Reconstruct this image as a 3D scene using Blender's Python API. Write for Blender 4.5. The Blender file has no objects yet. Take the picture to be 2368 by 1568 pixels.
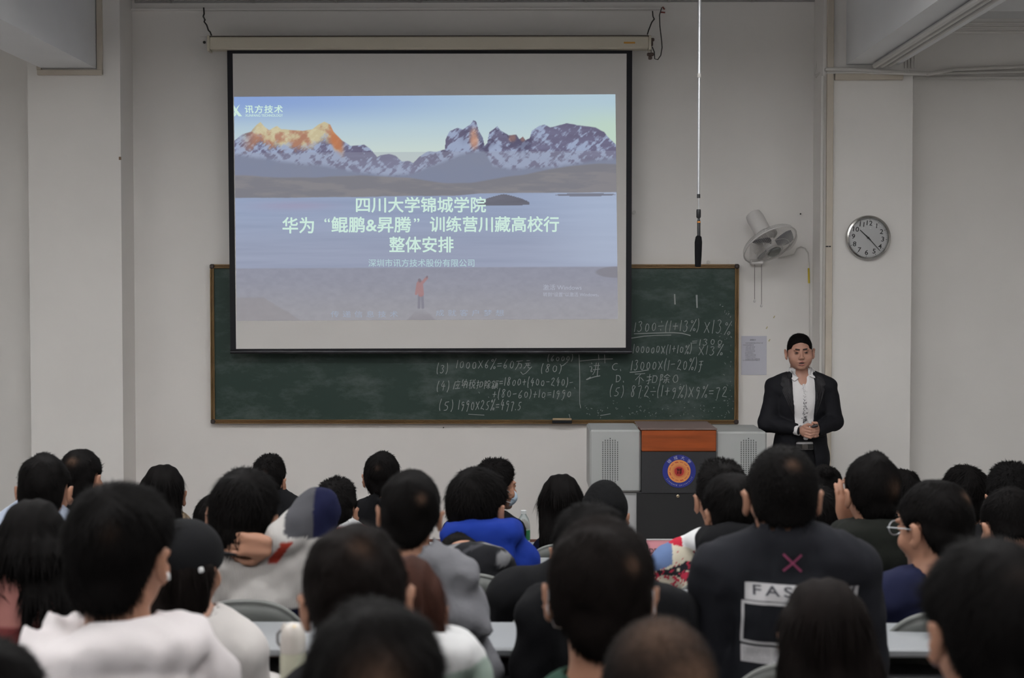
import bpy, math, random
import numpy as np
from mathutils import Vector, Matrix, Euler
from mathutils.bvhtree import BVHTree
random.seed(7); RNG = np.random.default_rng(7)
C = bpy.context.scene.collection
scene = bpy.context.scene
# ------------------------------------------------------------------ camera
F_PX, CAMZ = 3450.0, 2.07
PITCH, YAW = math.atan(114/3450), math.atan(33/3450)
cam_d = bpy.data.cameras.new('camera'); cam = bpy.data.objects.new('camera', cam_d); C.objects.link(cam)
cam_d.sensor_width = 36; cam_d.lens = F_PX*36/2368
cam.location = (0, 0, CAMZ); cam.rotation_euler = (math.pi/2-PITCH, 0, YAW)
cam_d.clip_start = .05; cam_d.clip_end = 60
cam_d.dof.use_dof = True; cam_d.dof.focus_distance = 9.9; cam_d.dof.aperture_fstop = 4.2
scene.camera = cam
CR = cam.rotation_euler.to_matrix()
scene.view_settings.view_transform = 'Standard'; scene.view_settings.look = 'None'
scene.view_settings.gamma = 1; scene.view_settings.use_curve_mapping = False
scene.view_settings.exposure = 0.0
# ------------------------------------------------------------------ light
w = bpy.data.worlds.new('world'); scene.world = w; w.use_nodes = True
w.node_tree.nodes['Background'].inputs[0].default_value = (.9, .93, 1, 1)
w.node_tree.nodes['Background'].inputs[1].default_value = .05
def area(x, y, z, sx, sy, power, col=(.97, .985, 1)):
    l = bpy.data.lights.new('ceiling_lamp_light', 'AREA'); l.shape = 'RECTANGLE'; l.size = sx; l.size_y = sy
    l.energy = power; l.color = col
    o = bpy.data.objects.new('ceiling_lamp_light', l); C.objects.link(o); o.location = (x, y, z)
    return o, l
LAMPS = [(x, y) for y in (0.6, 3.8, 6.9) for x in (-5.4, -1.9, 1.0, 4.6)]
for lx, ly in LAMPS:
    q = .38 if abs(lx) > 4 else 1.16
    area(lx, ly, 3.83, 1.2, .16, 35.5*q)
    o, l = area(lx, ly, 3.97, 1.2, .16, 36*q); o.rotation_euler = (math.pi, 0, 0)     # open tubes also light the ceiling
# ------------------------------------------------------------------ helpers
def wp(px, py, d):
    "point at world depth y=d seen at photograph pixel (px,py)"
    v = CR @ Vector(((px-1184)/F_PX, -(py-784)/F_PX, -1))
    t = d/v.y
    return Vector((v.x*t, d, CAMZ+v.z*t))
def wx(px, d, py=784): return wp(px, py, d).x
def wz(py, d, px=1184): return wp(px, py, d).z
def lin(c):
    c = c/255
    return c/12.92 if c <= .04045 else ((c+.055)/1.055)**2.4
def srgb(r, g, b): return (lin(r), lin(g), lin(b))
def alb(r, g, b, k=.42): return tuple(min(.85, lin(v)/k) for v in (r, g, b))
MATS = {}
def mat(name, col, rough=.6, metal=0, spec=.5, emit=None, noise=None, bump=None, attr=None, wave=None, sheen=0, alpha=None, trans=0):
    if name in MATS: return MATS[name]
    m = bpy.data.materials.new(name); m.use_nodes = True; nt = m.node_tree; N = nt.nodes; L = nt.links
    b = N['Principled BSDF']
    b.inputs['Base Color'].default_value = (*col, 1); b.inputs['Roughness'].default_value = rough
    b.inputs['Metallic'].default_value = metal; b.inputs['Specular IOR Level'].default_value = spec
    if sheen: b.inputs['Sheen Weight'].default_value = sheen
    if alpha is not None: b.inputs['Alpha'].default_value = alpha
    if trans: b.inputs['Transmission Weight'].default_value = trans
    if emit:
        b.inputs['Emission Color'].default_value = (*emit, 1); b.inputs['Emission Strength'].default_value = 1
    tc = N.new('ShaderNodeTexCoord')
    src = None
    if attr:
        a = N.new('ShaderNodeAttribute'); a.attribute_name = attr; src = a.outputs['Color']
        L.new(src, b.inputs['Base Color'])
    if noise:   # (scale, amount, stretch)
        sc, am, st = noise
        mp = N.new('ShaderNodeMapping'); mp.inputs['Scale'].default_value = st
        L.new(tc.outputs['Object'], mp.inputs[0])
        n = N.new('ShaderNodeTexNoise'); n.inputs['Scale'].default_value = sc; n.inputs['Detail'].default_value = 5
        L.new(mp.outputs[0], n.inputs['Vector'])
        mr = N.new('ShaderNodeMapRange'); mr.inputs[1].default_value = .3; mr.inputs[2].default_value = .7
        mr.inputs[3].default_value = 1-am; mr.inputs[4].default_value = 1+am
        L.new(n.outputs[0], mr.inputs[0])
        mx = N.new('ShaderNodeVectorMath'); mx.operation = 'SCALE'
        if src: L.new(src, mx.inputs[0])
        else: mx.inputs[0].default_value = col
        L.new(mr.outputs[0], mx.inputs['Scale']); L.new(mx.outputs[0], b.inputs['Base Color'])
    if bump:    # (scale, strength, distance)
        n = N.new('ShaderNodeTexNoise'); n.inputs['Scale'].default_value = bump[0]; n.inputs['Detail'].default_value = 4
        L.new(tc.outputs['Object'], n.inputs['Vector'])
        bp = N.new('ShaderNodeBump'); bp.inputs['Strength'].default_value = bump[1]; bp.inputs['Distance'].default_value = bump[2]
        L.new(n.outputs[0], bp.inputs['Height']); L.new(bp.outputs[0], b.inputs['Normal'])
    if wave:    # (scale, direction, strength)
        n = N.new('ShaderNodeTexWave'); n.inputs['Scale'].default_value = wave[0]; n.bands_direction = wave[1]; n.inputs['Distortion'].default_value = .6
        L.new(tc.outputs['Object'], n.inputs['Vector'])
        bp = N.new('ShaderNodeBump'); bp.inputs['Strength'].default_value = wave[2]; bp.inputs['Distance'].default_value = .004
        L.new(n.outputs[1], bp.inputs['Height']); L.new(bp.outputs[0], b.inputs['Normal'])
    MATS[name] = m
    return m
def emat(name, col, attr=None):
    "projected light on a screen: emission only"
    if name in MATS: return MATS[name]
    m = bpy.data.materials.new(name); m.use_nodes = True; nt = m.node_tree; b = nt.nodes['Principled BSDF']
    b.inputs['Base Color'].default_value = (0, 0, 0, 1); b.inputs['Specular IOR Level'].default_value = 0; b.inputs['Roughness'].default_value = 1
    b.inputs['Emission Strength'].default_value = 1; b.inputs['Emission Color'].default_value = (*col, 1)
    if attr:
        a = nt.nodes.new('ShaderNodeAttribute'); a.attribute_name = attr; nt.links.new(a.outputs['Color'], b.inputs['Emission Color'])
    MATS[name] = m
    return m
def mesh_obj(name, verts, faces, m, parent=None, smooth=False, loc=None):
    me = bpy.data.meshes.new(name); me.from_pydata([tuple(v) for v in verts], [], faces); me.update()
    return link(name, me, m, parent, smooth, loc)
def link(name, me, m, parent=None, smooth=False, loc=None):
    o = bpy.data.objects.new(name, me); C.objects.link(o)
    if m is not None and hasattr(me, 'materials'):
        for mm in (m if isinstance(m, (list, tuple)) else [m]): me.materials.append(mm)
    if smooth: me.polygons.foreach_set('use_smooth', [True]*len(me.polygons))
    if parent: o.parent = parent
    if loc is not None: o.location = loc
    return o
def tag(o, label=None, cat=None, group=None, kind=None):
    if label: o['label'] = label
    if cat: o['category'] = cat
    if group: o['group'] = group
    if kind: o['kind'] = kind
    return o
def empty(name, loc, label, cat, group=None, rz=0):
    o = bpy.data.objects.new(name, None); C.objects.link(o); o.location = loc; o.rotation_euler = (0, 0, rz)
    o.empty_display_size = .1
    return tag(o, label, cat, group)
def struct(o): o['kind'] = 'structure'; return o
class MB:
    def __init__(s): s.v = []; s.f = []
    def add(s, V, F):
        n = len(s.v); s.v += [tuple(p) for p in V]; s.f += [tuple(i+n for i in f) for f in F]; return s
    def box(s, x0, x1, y0, y1, z0, z1, b=0):
        if b:
            b = min(b, abs(x1-x0)*.45, abs(y1-y0)*.45, abs(z1-z0)*.45)
            V = []; 
            for z, i in ((z0, b), (z0+b, 0), (z1-b, 0), (z1, b)):
                for (sx, sy) in ((0, 0), (1, 0), (1, 1), (0, 1)):
                    X, Y = (x1, x0)[1-sx] if 0 else (x1 if sx else x0), (y1 if sy else y0)
                    dx, dy = (-1 if sx else 1), (-1 if sy else 1)
                    if i: V.append((X+dx*b, Y+dy*b, z)); V.append((X+dx*b, Y+dy*b, z))
                    else:
                        a1 = (X+dx*b, Y, z); a2 = (X, Y+dy*b, z)
                        V += [a2, a1] if (sx, sy) in ((0, 0), (1, 1)) else [a1, a2]
            F = []
            for r in range(3):
                for k in range(8):
                    a, bb = r*8+k, r*8+(k+1) % 8
                    F.append((a, bb, bb+8, a+8))
            F.append((6, 4, 2, 0)); F.append((24, 26, 28, 30))
            return s.add(V, F)
        V = [(x, y, z) for z in (z0, z1) for (x, y) in ((x0, y0), (x1, y0), (x1, y1), (x0, y1))]
        return s.add(V, [(3, 2, 1, 0), (4, 5, 6, 7), (0, 1, 5, 4), (1, 2, 6, 5), (2, 3, 7, 6), (3, 0, 4, 7)])
    def tube(s, pts, r, n=8, caps=True, closed=False):
        P = [Vector(p) for p in pts]; m = len(P)
        R = r if isinstance(r, (list, tuple)) else [r]*m
        V = []; F = []; up = None
        for i, p in enumerate(P):
            if closed: t = P[(i+1) % m]-P[i-1]
            else: t = P[min(i+1, m-1)]-P[max(i-1, 0)]
            t.normalize()
            if up is None:
                up = Vector((0, 0, 1)) if abs(t.z) < .9 else Vector((1, 0, 0))
            a = t.cross(up).normalized(); up = a.cross(t).normalized()
            for k in range(n):
                an = 2*math.pi*k/n
                V.append(p+(a*math.cos(an)+up*math.sin(an))*R[i])
        for i in range(m if closed else m-1):
            for k in range(n):
                j = (i+1) % m
                F.append((i*n+k, i*n+(k+1) % n, j*n+(k+1) % n, j*n+k))
        if caps and not closed: F.append(tuple(range(n-1, -1, -1))); F.append(tuple((m-1)*n+k for k in range(n)))
        return s.add(V, F)
    def lathe(s, prof, n=24, M=None, caps=True):
        "prof: (radius, z) list; M: matrix"
        V = []; F = []
        for r, z in prof:
            for k in range(n):
                an = 2*math.pi*k/n; p = Vector((r*math.cos(an), r*math.sin(an), z))
                V.append(M @ p if M else p)
        for i in range(len(prof)-1):
            for k in range(n): F.append((i*n+k, i*n+(k+1) % n, (i+1)*n+(k+1) % n, (i+1)*n+k))
        if caps and prof[0][0] > 1e-5: F.append(tuple(range(n-1, -1, -1)))
        if caps and prof[-1][0] > 1e-5: F.append(tuple((len(prof)-1)*n+k for k in range(n)))
        return s.add(V, F)
    def prism(s, poly, t, M=None):
        "2-D polygon (x,z) extruded along y from 0 to t"
        n = len(poly); V = [Vector((x, 0, z)) for x, z in poly]+[Vector((x, t, z)) for x, z in poly]
        if M: V = [M @ v for v in V]
        F = [tuple(range(n)), tuple(range(2*n-1, n-1, -1))]+[(i, n+i, n+(i+1) % n, (i+1) % n) for i in range(n)]
        return s.add(V, F)
    def build(s, name, m, parent=None, smooth=False, loc=None):
        o = mesh_obj(name, s.v, s.f, m, parent, smooth, loc)
        if smooth:
            try: o.data.set_sharp_from_angle(angle=math.radians(38))
            except Exception: pass
        return o
def box(name, x0, x1, y0, y1, z0, z1, m, parent=None, b=0):
    return MB().box(x0, x1, y0, y1, z0, z1, b).build(name, m, parent)
def text_mesh(body, size=1, bold=0, align='CENTER', spacing=1):
    c = bpy.data.curves.new('lettering', 'FONT'); c.body = body; c.size = size; c.offset = bold; c.align_x = align; c.align_y = 'CENTER'
    c.space_character = spacing; c.resolution_u = 3
    o = bpy.data.objects.new('lettering', c); C.objects.link(o); bpy.context.view_layer.update()
    dg = bpy.context.evaluated_depsgraph_get(); me = bpy.data.meshes.new_from_object(o.evaluated_get(dg))
    bpy.data.objects.remove(o); bpy.data.curves.remove(c)
    n = len(me.vertices); V = np.empty(n*3, np.float32); me.vertices.foreach_get('co', V); V = V.reshape(-1, 3)[:, :2]
    Fc = [tuple(p.vertices) for p in me.polygons]; bpy.data.meshes.remove(me)
    return V, Fc
def text_fit(body, x0, x1, z0, z1, y, m, name, parent=None, bold=0, loc0=(0, 0, 0), spacing=1, shear=0):
    "lettering facing -y filling the given x/z rectangle"
    V, Fc = text_mesh(body, 1, 0, spacing=spacing)
    if bold:    # heavier strokes: overlaid shifted copies (offsetting the outline breaks dense characters)
        n = len(V); sh_ = [(0, 0), (bold, 0), (-bold, 0), (0, bold), (0, -bold), (bold*.7, bold*.7), (-bold*.7, -bold*.7), (bold*.7, -bold*.7), (-bold*.7, bold*.7)]
        V = np.concatenate([V+np.array(q, np.float32) for q in sh_]); Fc = [tuple(i+n*k for i in f) for k in range(len(sh_)) for f in Fc]
    a, b = V.min(0), V.max(0); V = (V-a)/(b-a)
    P = [(x0+u*(x1-x0)+shear*v-loc0[0], y-loc0[1], z0+v*(z1-z0)-loc0[2]) for u, v in V]
    return mesh_obj(name, P, Fc, m, parent)
# ================================================================== room
WALL = mat('painted_plaster', (.80, .776, .748), .85, spec=.2, noise=(1.3, .035, (1, 1, 1)), bump=(60, .15, .002))
BEAMM = mat('painted_beam', (.78, .785, .79), .85, spec=.2, noise=(1.6, .03, (1, 1, 1)))
CREAM = mat('cream_painted_strip', (.56, .50, .42), .6, noise=(6, .06, (1, 1, 1)))
DW = 11.3; DP = 10.95; CEIL = 4.24
def fwall(name, x0, x1):
    return struct(box(name, x0, x1, DW, DW+.2, -.1, CEIL+.3, WALL))
fwall('wall_front', -7.2, 7.2)
struct(box('wall_left', -7.4, -7.2, -3.5, DW+.2, -.1, CEIL+.3, WALL))
struct(box('wall_right', 7.2, 7.4, -3.5, DW+.2, -.1, CEIL+.3, WALL))
struct(box('wall_back', -7.2, 7.2, -3.7, -3.5, -.1, CEIL+.3, WALL))
FLOORM = mat('worn_terrazzo_floor', (.38, .38, .37), .5, noise=(3, .12, (1, 1, 1)))
ROWS = {1: (7.08, 0.0), 2: (6.25, .07), 3: (5.42, .17), 4: (4.59, .26), 5: (3.76, .33), 6: (2.93, .37), 7: (2.1, .46), 8: (1.2, .55)}
fl = struct(box('floor', -7.2, 7.2, 7.5, DW, -.12, 0, FLOORM))
for k, (yy, zz) in ROWS.items():
    y1 = ROWS[k-1][0]-.42 if k > 1 else 7.5
    y0 = yy-.42 if k < 8 else -3.5
    box('floor_tier', -7.2, 7.2, y0, y1, -.12, zz, FLOORM, fl)
struct(box('trim_1', -3.2, 2.2, 9.0, DW, 0, .10, mat('podium_wood', (.15, .10, .08), .5, noise=(3, .2, (1, 8, 1)))))
BB = mat('dark_red_baseboard', (.17, .07, .05), .45, noise=(4, .15, (.3, 1, 1)))
struct(box('baseboard_front', -2.98, 2.18, DW-.015, DW, .1, wz(1247, DW), BB))
# ceiling: slab, with suspended grid between the beams
CE = struct(box('ceiling', -7.2, 7.2, -3.5, DW, CEIL+.06, CEIL+.3, WALL))
def tile_mat():
    m = mat('perforated_ceiling_tile', (.55, .54, .52), .8); nt = m.node_tree; N = nt.nodes; L = nt.links
    tc = N.new('ShaderNodeTexCoord'); mp = N.new('ShaderNodeMapping'); mp.inputs['Scale'].default_value = (40, 40, 40)
    br = N.new('ShaderNodeTexChecker'); br.inputs['Color1'].default_value = (.58, .57, .55, 1); br.inputs['Color2'].default_value = (.36, .35, .34, 1); br.inputs['Scale'].default_value = 1.0
    L.new(tc.outputs['Object'], mp.inputs[0]); L.new(mp.outputs[0], br.inputs[0]); L.new(br.outputs[0], N['Principled BSDF'].inputs['Base Color'])
    return m
TILE = tile_mat(); TBAR = mat('grey_ceiling_grid_bar', (.35, .34, .33), .5)
x = wx(398, DW)-.62*2; tiles = []
xs_t = []
while x < 2.3: xs_t.append(x); x += .625
base = None
for j in range(6):
    for xx in xs_t[:-1]:
        xa, xb = max(xx, -2.95), min(xx+.625, 2.2)
        if xb-xa < .1: continue
        y1 = DW-.01-.62*j
        if base is None or abs((xb-xa)-.625) > .001:
            o = box('ceiling_tile', 0, xb-xa-.024, 0, .596, 0, .012, TILE, CE)
            if abs((xb-xa)-.625) < .001: base = o
        else:
            o = base.copy(); C.objects.link(o)
        o.location = (xa+.012, y1-.608, CEIL)
g = MB()
for xx in xs_t:
    if -2.95 < xx < 2.2: g.box(xx-.012, xx+.012, DW-.62*6, DW-.005, CEIL-.012, CEIL+.02)
for j in range(7): g.box(-2.95, 2.2, DW-.62*j-.024 if j else DW-.02, DW-.62*j+.0 if j else DW-.002, CEIL-.010, CEIL+.02)
g.build('ceiling_grid', TBAR, CE)
# pillars and beams
pl = struct(box('wall_left_pillar', wx(70, DP), wx(283, DP), DP, DW, 0, CEIL+.06, WALL)); pl.name = 'wall_pillar_left'
pr = struct(box('wall_pillar_right', wx(1899, DP), wx(2106, DP), DP, DW, 0, CEIL+.06, WALL))
ZB = wz(157, DP)
bl0, bl1 = wx(104, DP), wx(229, DP)
struct(box('ceiling_beam_left', bl0, bl1, -3.5, DP+.1, ZB, CEIL+.06, BEAMM))
br0, br1 = wx(1952, DP), wx(2074, DP)
ZR = wz(151, DP)
struct(box('ceiling_beam_right', br0, br1, -3.5, DP+.1, ZR, CEIL+.06, BEAMM))
# cross beam along the front wall above the right-hand bay
struct(box('ceiling_beam_front', wx(2118, DW), 7.2, DW-.3, DW, wz(28, DW-.3), CEIL+.06, BEAMM))
# cream joint strips round the beam ends
def strip(name, parts, m=CREAM):
    b = MB()
    for p in parts: b.box(*p, .003)
    return struct(b.build(name, m))
y0, y1 = DP-.02, DP-.001
strip('trim_2', [(wx(231, DP), wx(244, DP), y0, y1, wz(172, DP), CEIL+.05), (wx(95, DP), wx(244, DP), y0-.012, y1, wz(173, DP), wz(161, DP)), (wx(93, DP), wx(104, DP), y0-.005, y1, wz(161, DP), wz(150, DP))])
# right trunking
strip('trim_3', [(wx(1907, DP), wx(1922, DP), y0-.01, y1, .1, CEIL+.05)])
strip('trim_4', [(wx(1925, DP), wx(2081, DP), y0-.02, y1, wz(187, DP), wz(173, DP))])
b = MB(); b.box(wx(1906, DP), wx(1912, DP), y0-.013, y0-.010, wz(572, DP), wz(569, DP)); b.box(wx(1913, DP), wx(1918, DP), y0-.013, y0-.010, wz(572, DP), wz(569, DP))
b.build('junction_mark', mat('black_mark', (.02, .02, .02), .6), bpy.data.objects['trim_3'])
box('clip', wx(279, DP), wx(284, DP), DP-.008, DP-.0005, wz(369, DP), wz(362, DP), mat('brown_clip', (.2, .13, .08), .6), pl)
WH = mat('white_plastic_pipe', (.62, .60, .57), .45)
def pipe(pts, r, label, m=WH, name='conduit_pipe', group=None):
    o = MB().tube(pts, r, 8).build(name, m, None, True)
    return tag(o, label, 'pipe', group)
xa = wx(1900, DP)+.004
pipe([(xa-.014, DP-.018, .1), (xa-.014, DP-.018, wz(178, DP))], .013, 'white vertical conduit on the edge of the right pillar beside the cream trunking')
for k, (p0, p1) in enumerate((((1887, 172), (1911, -20)), ((1893, 175), (1905, -20)))):
    pipe([wp(p0[0], p0[1], DW-.1), wp(p1[0], p1[1], DW-.12)], .009, ('outer' if k == 0 else 'inner')+' slanting thin conduit rising to the ceiling left of the right pillar')
pipe([wp(1888, 176, DW-.1), wp(1912, 160, DP-.03), wp(1990, 161, DP-.04), wp(2092, 168, DP-.06)], .014, 'upper horizontal white conduit crossing the top of the right pillar')
pipe([wp(1890, 180, DW-.09), wp(1914, 168, DP-.025), wp(2000, 168, DP-.03), wp(2142, 171, DP-.10)], .011, 'lower horizontal white conduit crossing the top of the right pillar')
for i, (px, r) in enumerate(((2010, .02), (2026, .017), (2042, .013))):
    X = wx(px, DP)
    pipe([(X, DP-.12, ZR-.024), (X, 2.0, ZR-.024)], r, ('thick left', 'middle', 'thin right')[i]+' conduit running along the underside of the right ceiling beam')
pipe([wp(2142, 172, DP-.1), wp(2200, 162, DW-.03), wp(2368, 154, DW-.03), wp(2700, 150, DW-.03)], .014, 'upper conduit along the front wall right of the right pillar')
pipe([wp(2100, 166, DP-.08), wp(2180, 170, DW-.03), wp(2368, 166, DW-.03), wp(2700, 166, DW-.03)], .011, 'middle conduit along the front wall right of the right pillar')
pipe([wp(2112, 180, DW-.03), wp(2368, 179, DW-.03), wp(2700, 179, DW-.03)], .012, 'lowest straight conduit along the front wall right of the right pillar')
for i, py in enumerate((56, 66, 76)):
    pipe([(wx(2116, DW-.32), DW-.325, wz(py, DW-.32)), (7.1, DW-.325, wz(py, DW-.32))], .011, ('top', 'middle', 'bottom')[i]+' of three dusty conduits high on the right cross beam')
for i, px in enumerate((2094, 2101, 2108, 2115)):
    pipe([(wx(px, DP)-.02, DP-.015, wz(160, DP)), (wx(px, DP)-.02, DP-.015, wz(118-i*3, DP))], .007, ('first', 'second', 'third', 'fourth')[i]+' from the left of four short upright conduits beside the right beam end')
# ceiling lamps (out of frame, the light sources of the room)
LM = mat('lamp_housing', (.8, .8, .8), .4)
for i, (lx, ly) in enumerate(LAMPS):
    o = empty('ceiling_lamp', (lx, ly, CEIL), 'white fluorescent ceiling lamp, '+('leftmost', 'second from the left', 'third from the left', 'rightmost')[i % 4]+' of the '+('rear', 'middle', 'front')[i//4]+' row', 'lamp', 'fluorescent lamps on the ceiling')
    box('housing', -.6, .6, -.09, .09, -.385, -.30, LM, o)
    MB().tube([(-.4, 0, -.31), (-.4, 0, .06)], .006, 6).build('hanging_rod', LM, o); MB().tube([(.4, 0, -.31), (.4, 0, .06)], .006, 6).build('hanging_rod', LM, o)
# wall above screen: shallow dusty band
band = struct(box('trim_5', wx(468, DW), wx(1512, DW), DW-.012, DW-.0005, wz(84, DW), wz(27, DW), WALL)); 
struct(box('trim_6', wx(300, DW), wx(1530, DW), DW-.03, DW-.0005, wz(24, DW), wz(20, DW), WALL))
# ================================================================== blackboard
bb = empty('blackboard', (wx(1097, 11.27), 11.27, wz(795, 11.27)), 'long dark green chalkboard with brass-coloured frame and chalk writing', 'blackboard')
def L0(o): return Vector(o.location)
YB = 11.26
def board_mat():
    m = mat('green_chalkboard', (.016, .034, .027), .55, spec=.35); nt = m.node_tree; N = nt.nodes; L = nt.links
    tc = N.new('ShaderNodeTexCoord'); mp = N.new('ShaderNodeMapping'); mp.inputs['Scale'].default_value = (1, 1, 2.2)
    n = N.new('ShaderNodeTexNoise'); n.inputs['Scale'].default_value = 2.2; n.inputs['Detail'].default_value = 7; n.inputs['Roughness'].default_value = .7
    r = N.new('ShaderNodeValToRGB'); r.color_ramp.elements[0].position = .48; r.color_ramp.elements[0].color = (.022, .045, .036, 1)
    r.color_ramp.elements[1].position = .85; r.color_ramp.elements[1].color = (.12, .15, .14, 1)
    L.new(tc.outputs['Object'], mp.inputs[0]); L.new(mp.outputs[0], n.inputs['Vector']); L.new(n.outputs[0], r.inputs[0]); L.new(r.outputs[0], N['Principled BSDF'].inputs['Base Color'])
    return m
bx0, bx1, bz1, bz0 = wx(487, YB), wx(1708, YB), wz(611, YB), wz(980, YB)
o0 = L0(bb)
box('writing_surface', bx0+.03-o0.x, bx1-.03-o0.x, YB-o0.y, YB+.02-o0.y, bz0+.03-o0.z, bz1-.03-o0.z, board_mat(), bb)
GOLD = mat('brass_coloured_frame', (.30, .19, .09), .38, metal=.55, noise=(8, .2, (.4, 1, 1)))
DKB = mat('brown_corner_cap', (.05, .035, .03), .5)
def rails(x0, x1, z0, z1):
    b = MB()
    if x1-x0 > z1-z0:
        h = (z1-z0)/3
        for k in range(3): b.box(x0, x1, YB-.018+.006*(k % 2)-o0.y, YB+.025-o0.y, z0+h*k+.001-o0.z, z0+h*(k+1)-.001-o0.z, .003)
    else:
        h = (x1-x0)/3
        for k in range(3): b.box(x0+h*k+.001, x0+h*(k+1)-.001, YB-.018+.006*(k % 2)-o0.y, YB+.025-o0.y, z0-o0.z, z1-o0.z, .003)
    return b
fw = .032
for nm, a in (('frame_rail', (bx0+.03-o0.x, bx1-.03-o0.x, bz1-fw, bz1)), ('frame_rail', (bx0+.03-o0.x, bx1-.03-o0.x, bz0, bz0+fw)), ('frame_rail', (bx0-o0.x, bx0+fw-o0.x, bz0+.03, bz1-.03)), ('frame_rail', (bx1-fw-o0.x, bx1-o0.x, bz0+.03, bz1-.03))):
    rails(*a).build(nm, GOLD, bb)
for cx in (bx0, bx1-.034):
    for cz in (bz0, bz1-.034):
        box('corner_cap', cx-o0.x-.001, cx+.035-o0.x, YB-.022-o0.y, YB+.026-o0.y, cz-o0.z-.001, cz+.035-o0.z, DKB, bb, .008)
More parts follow.
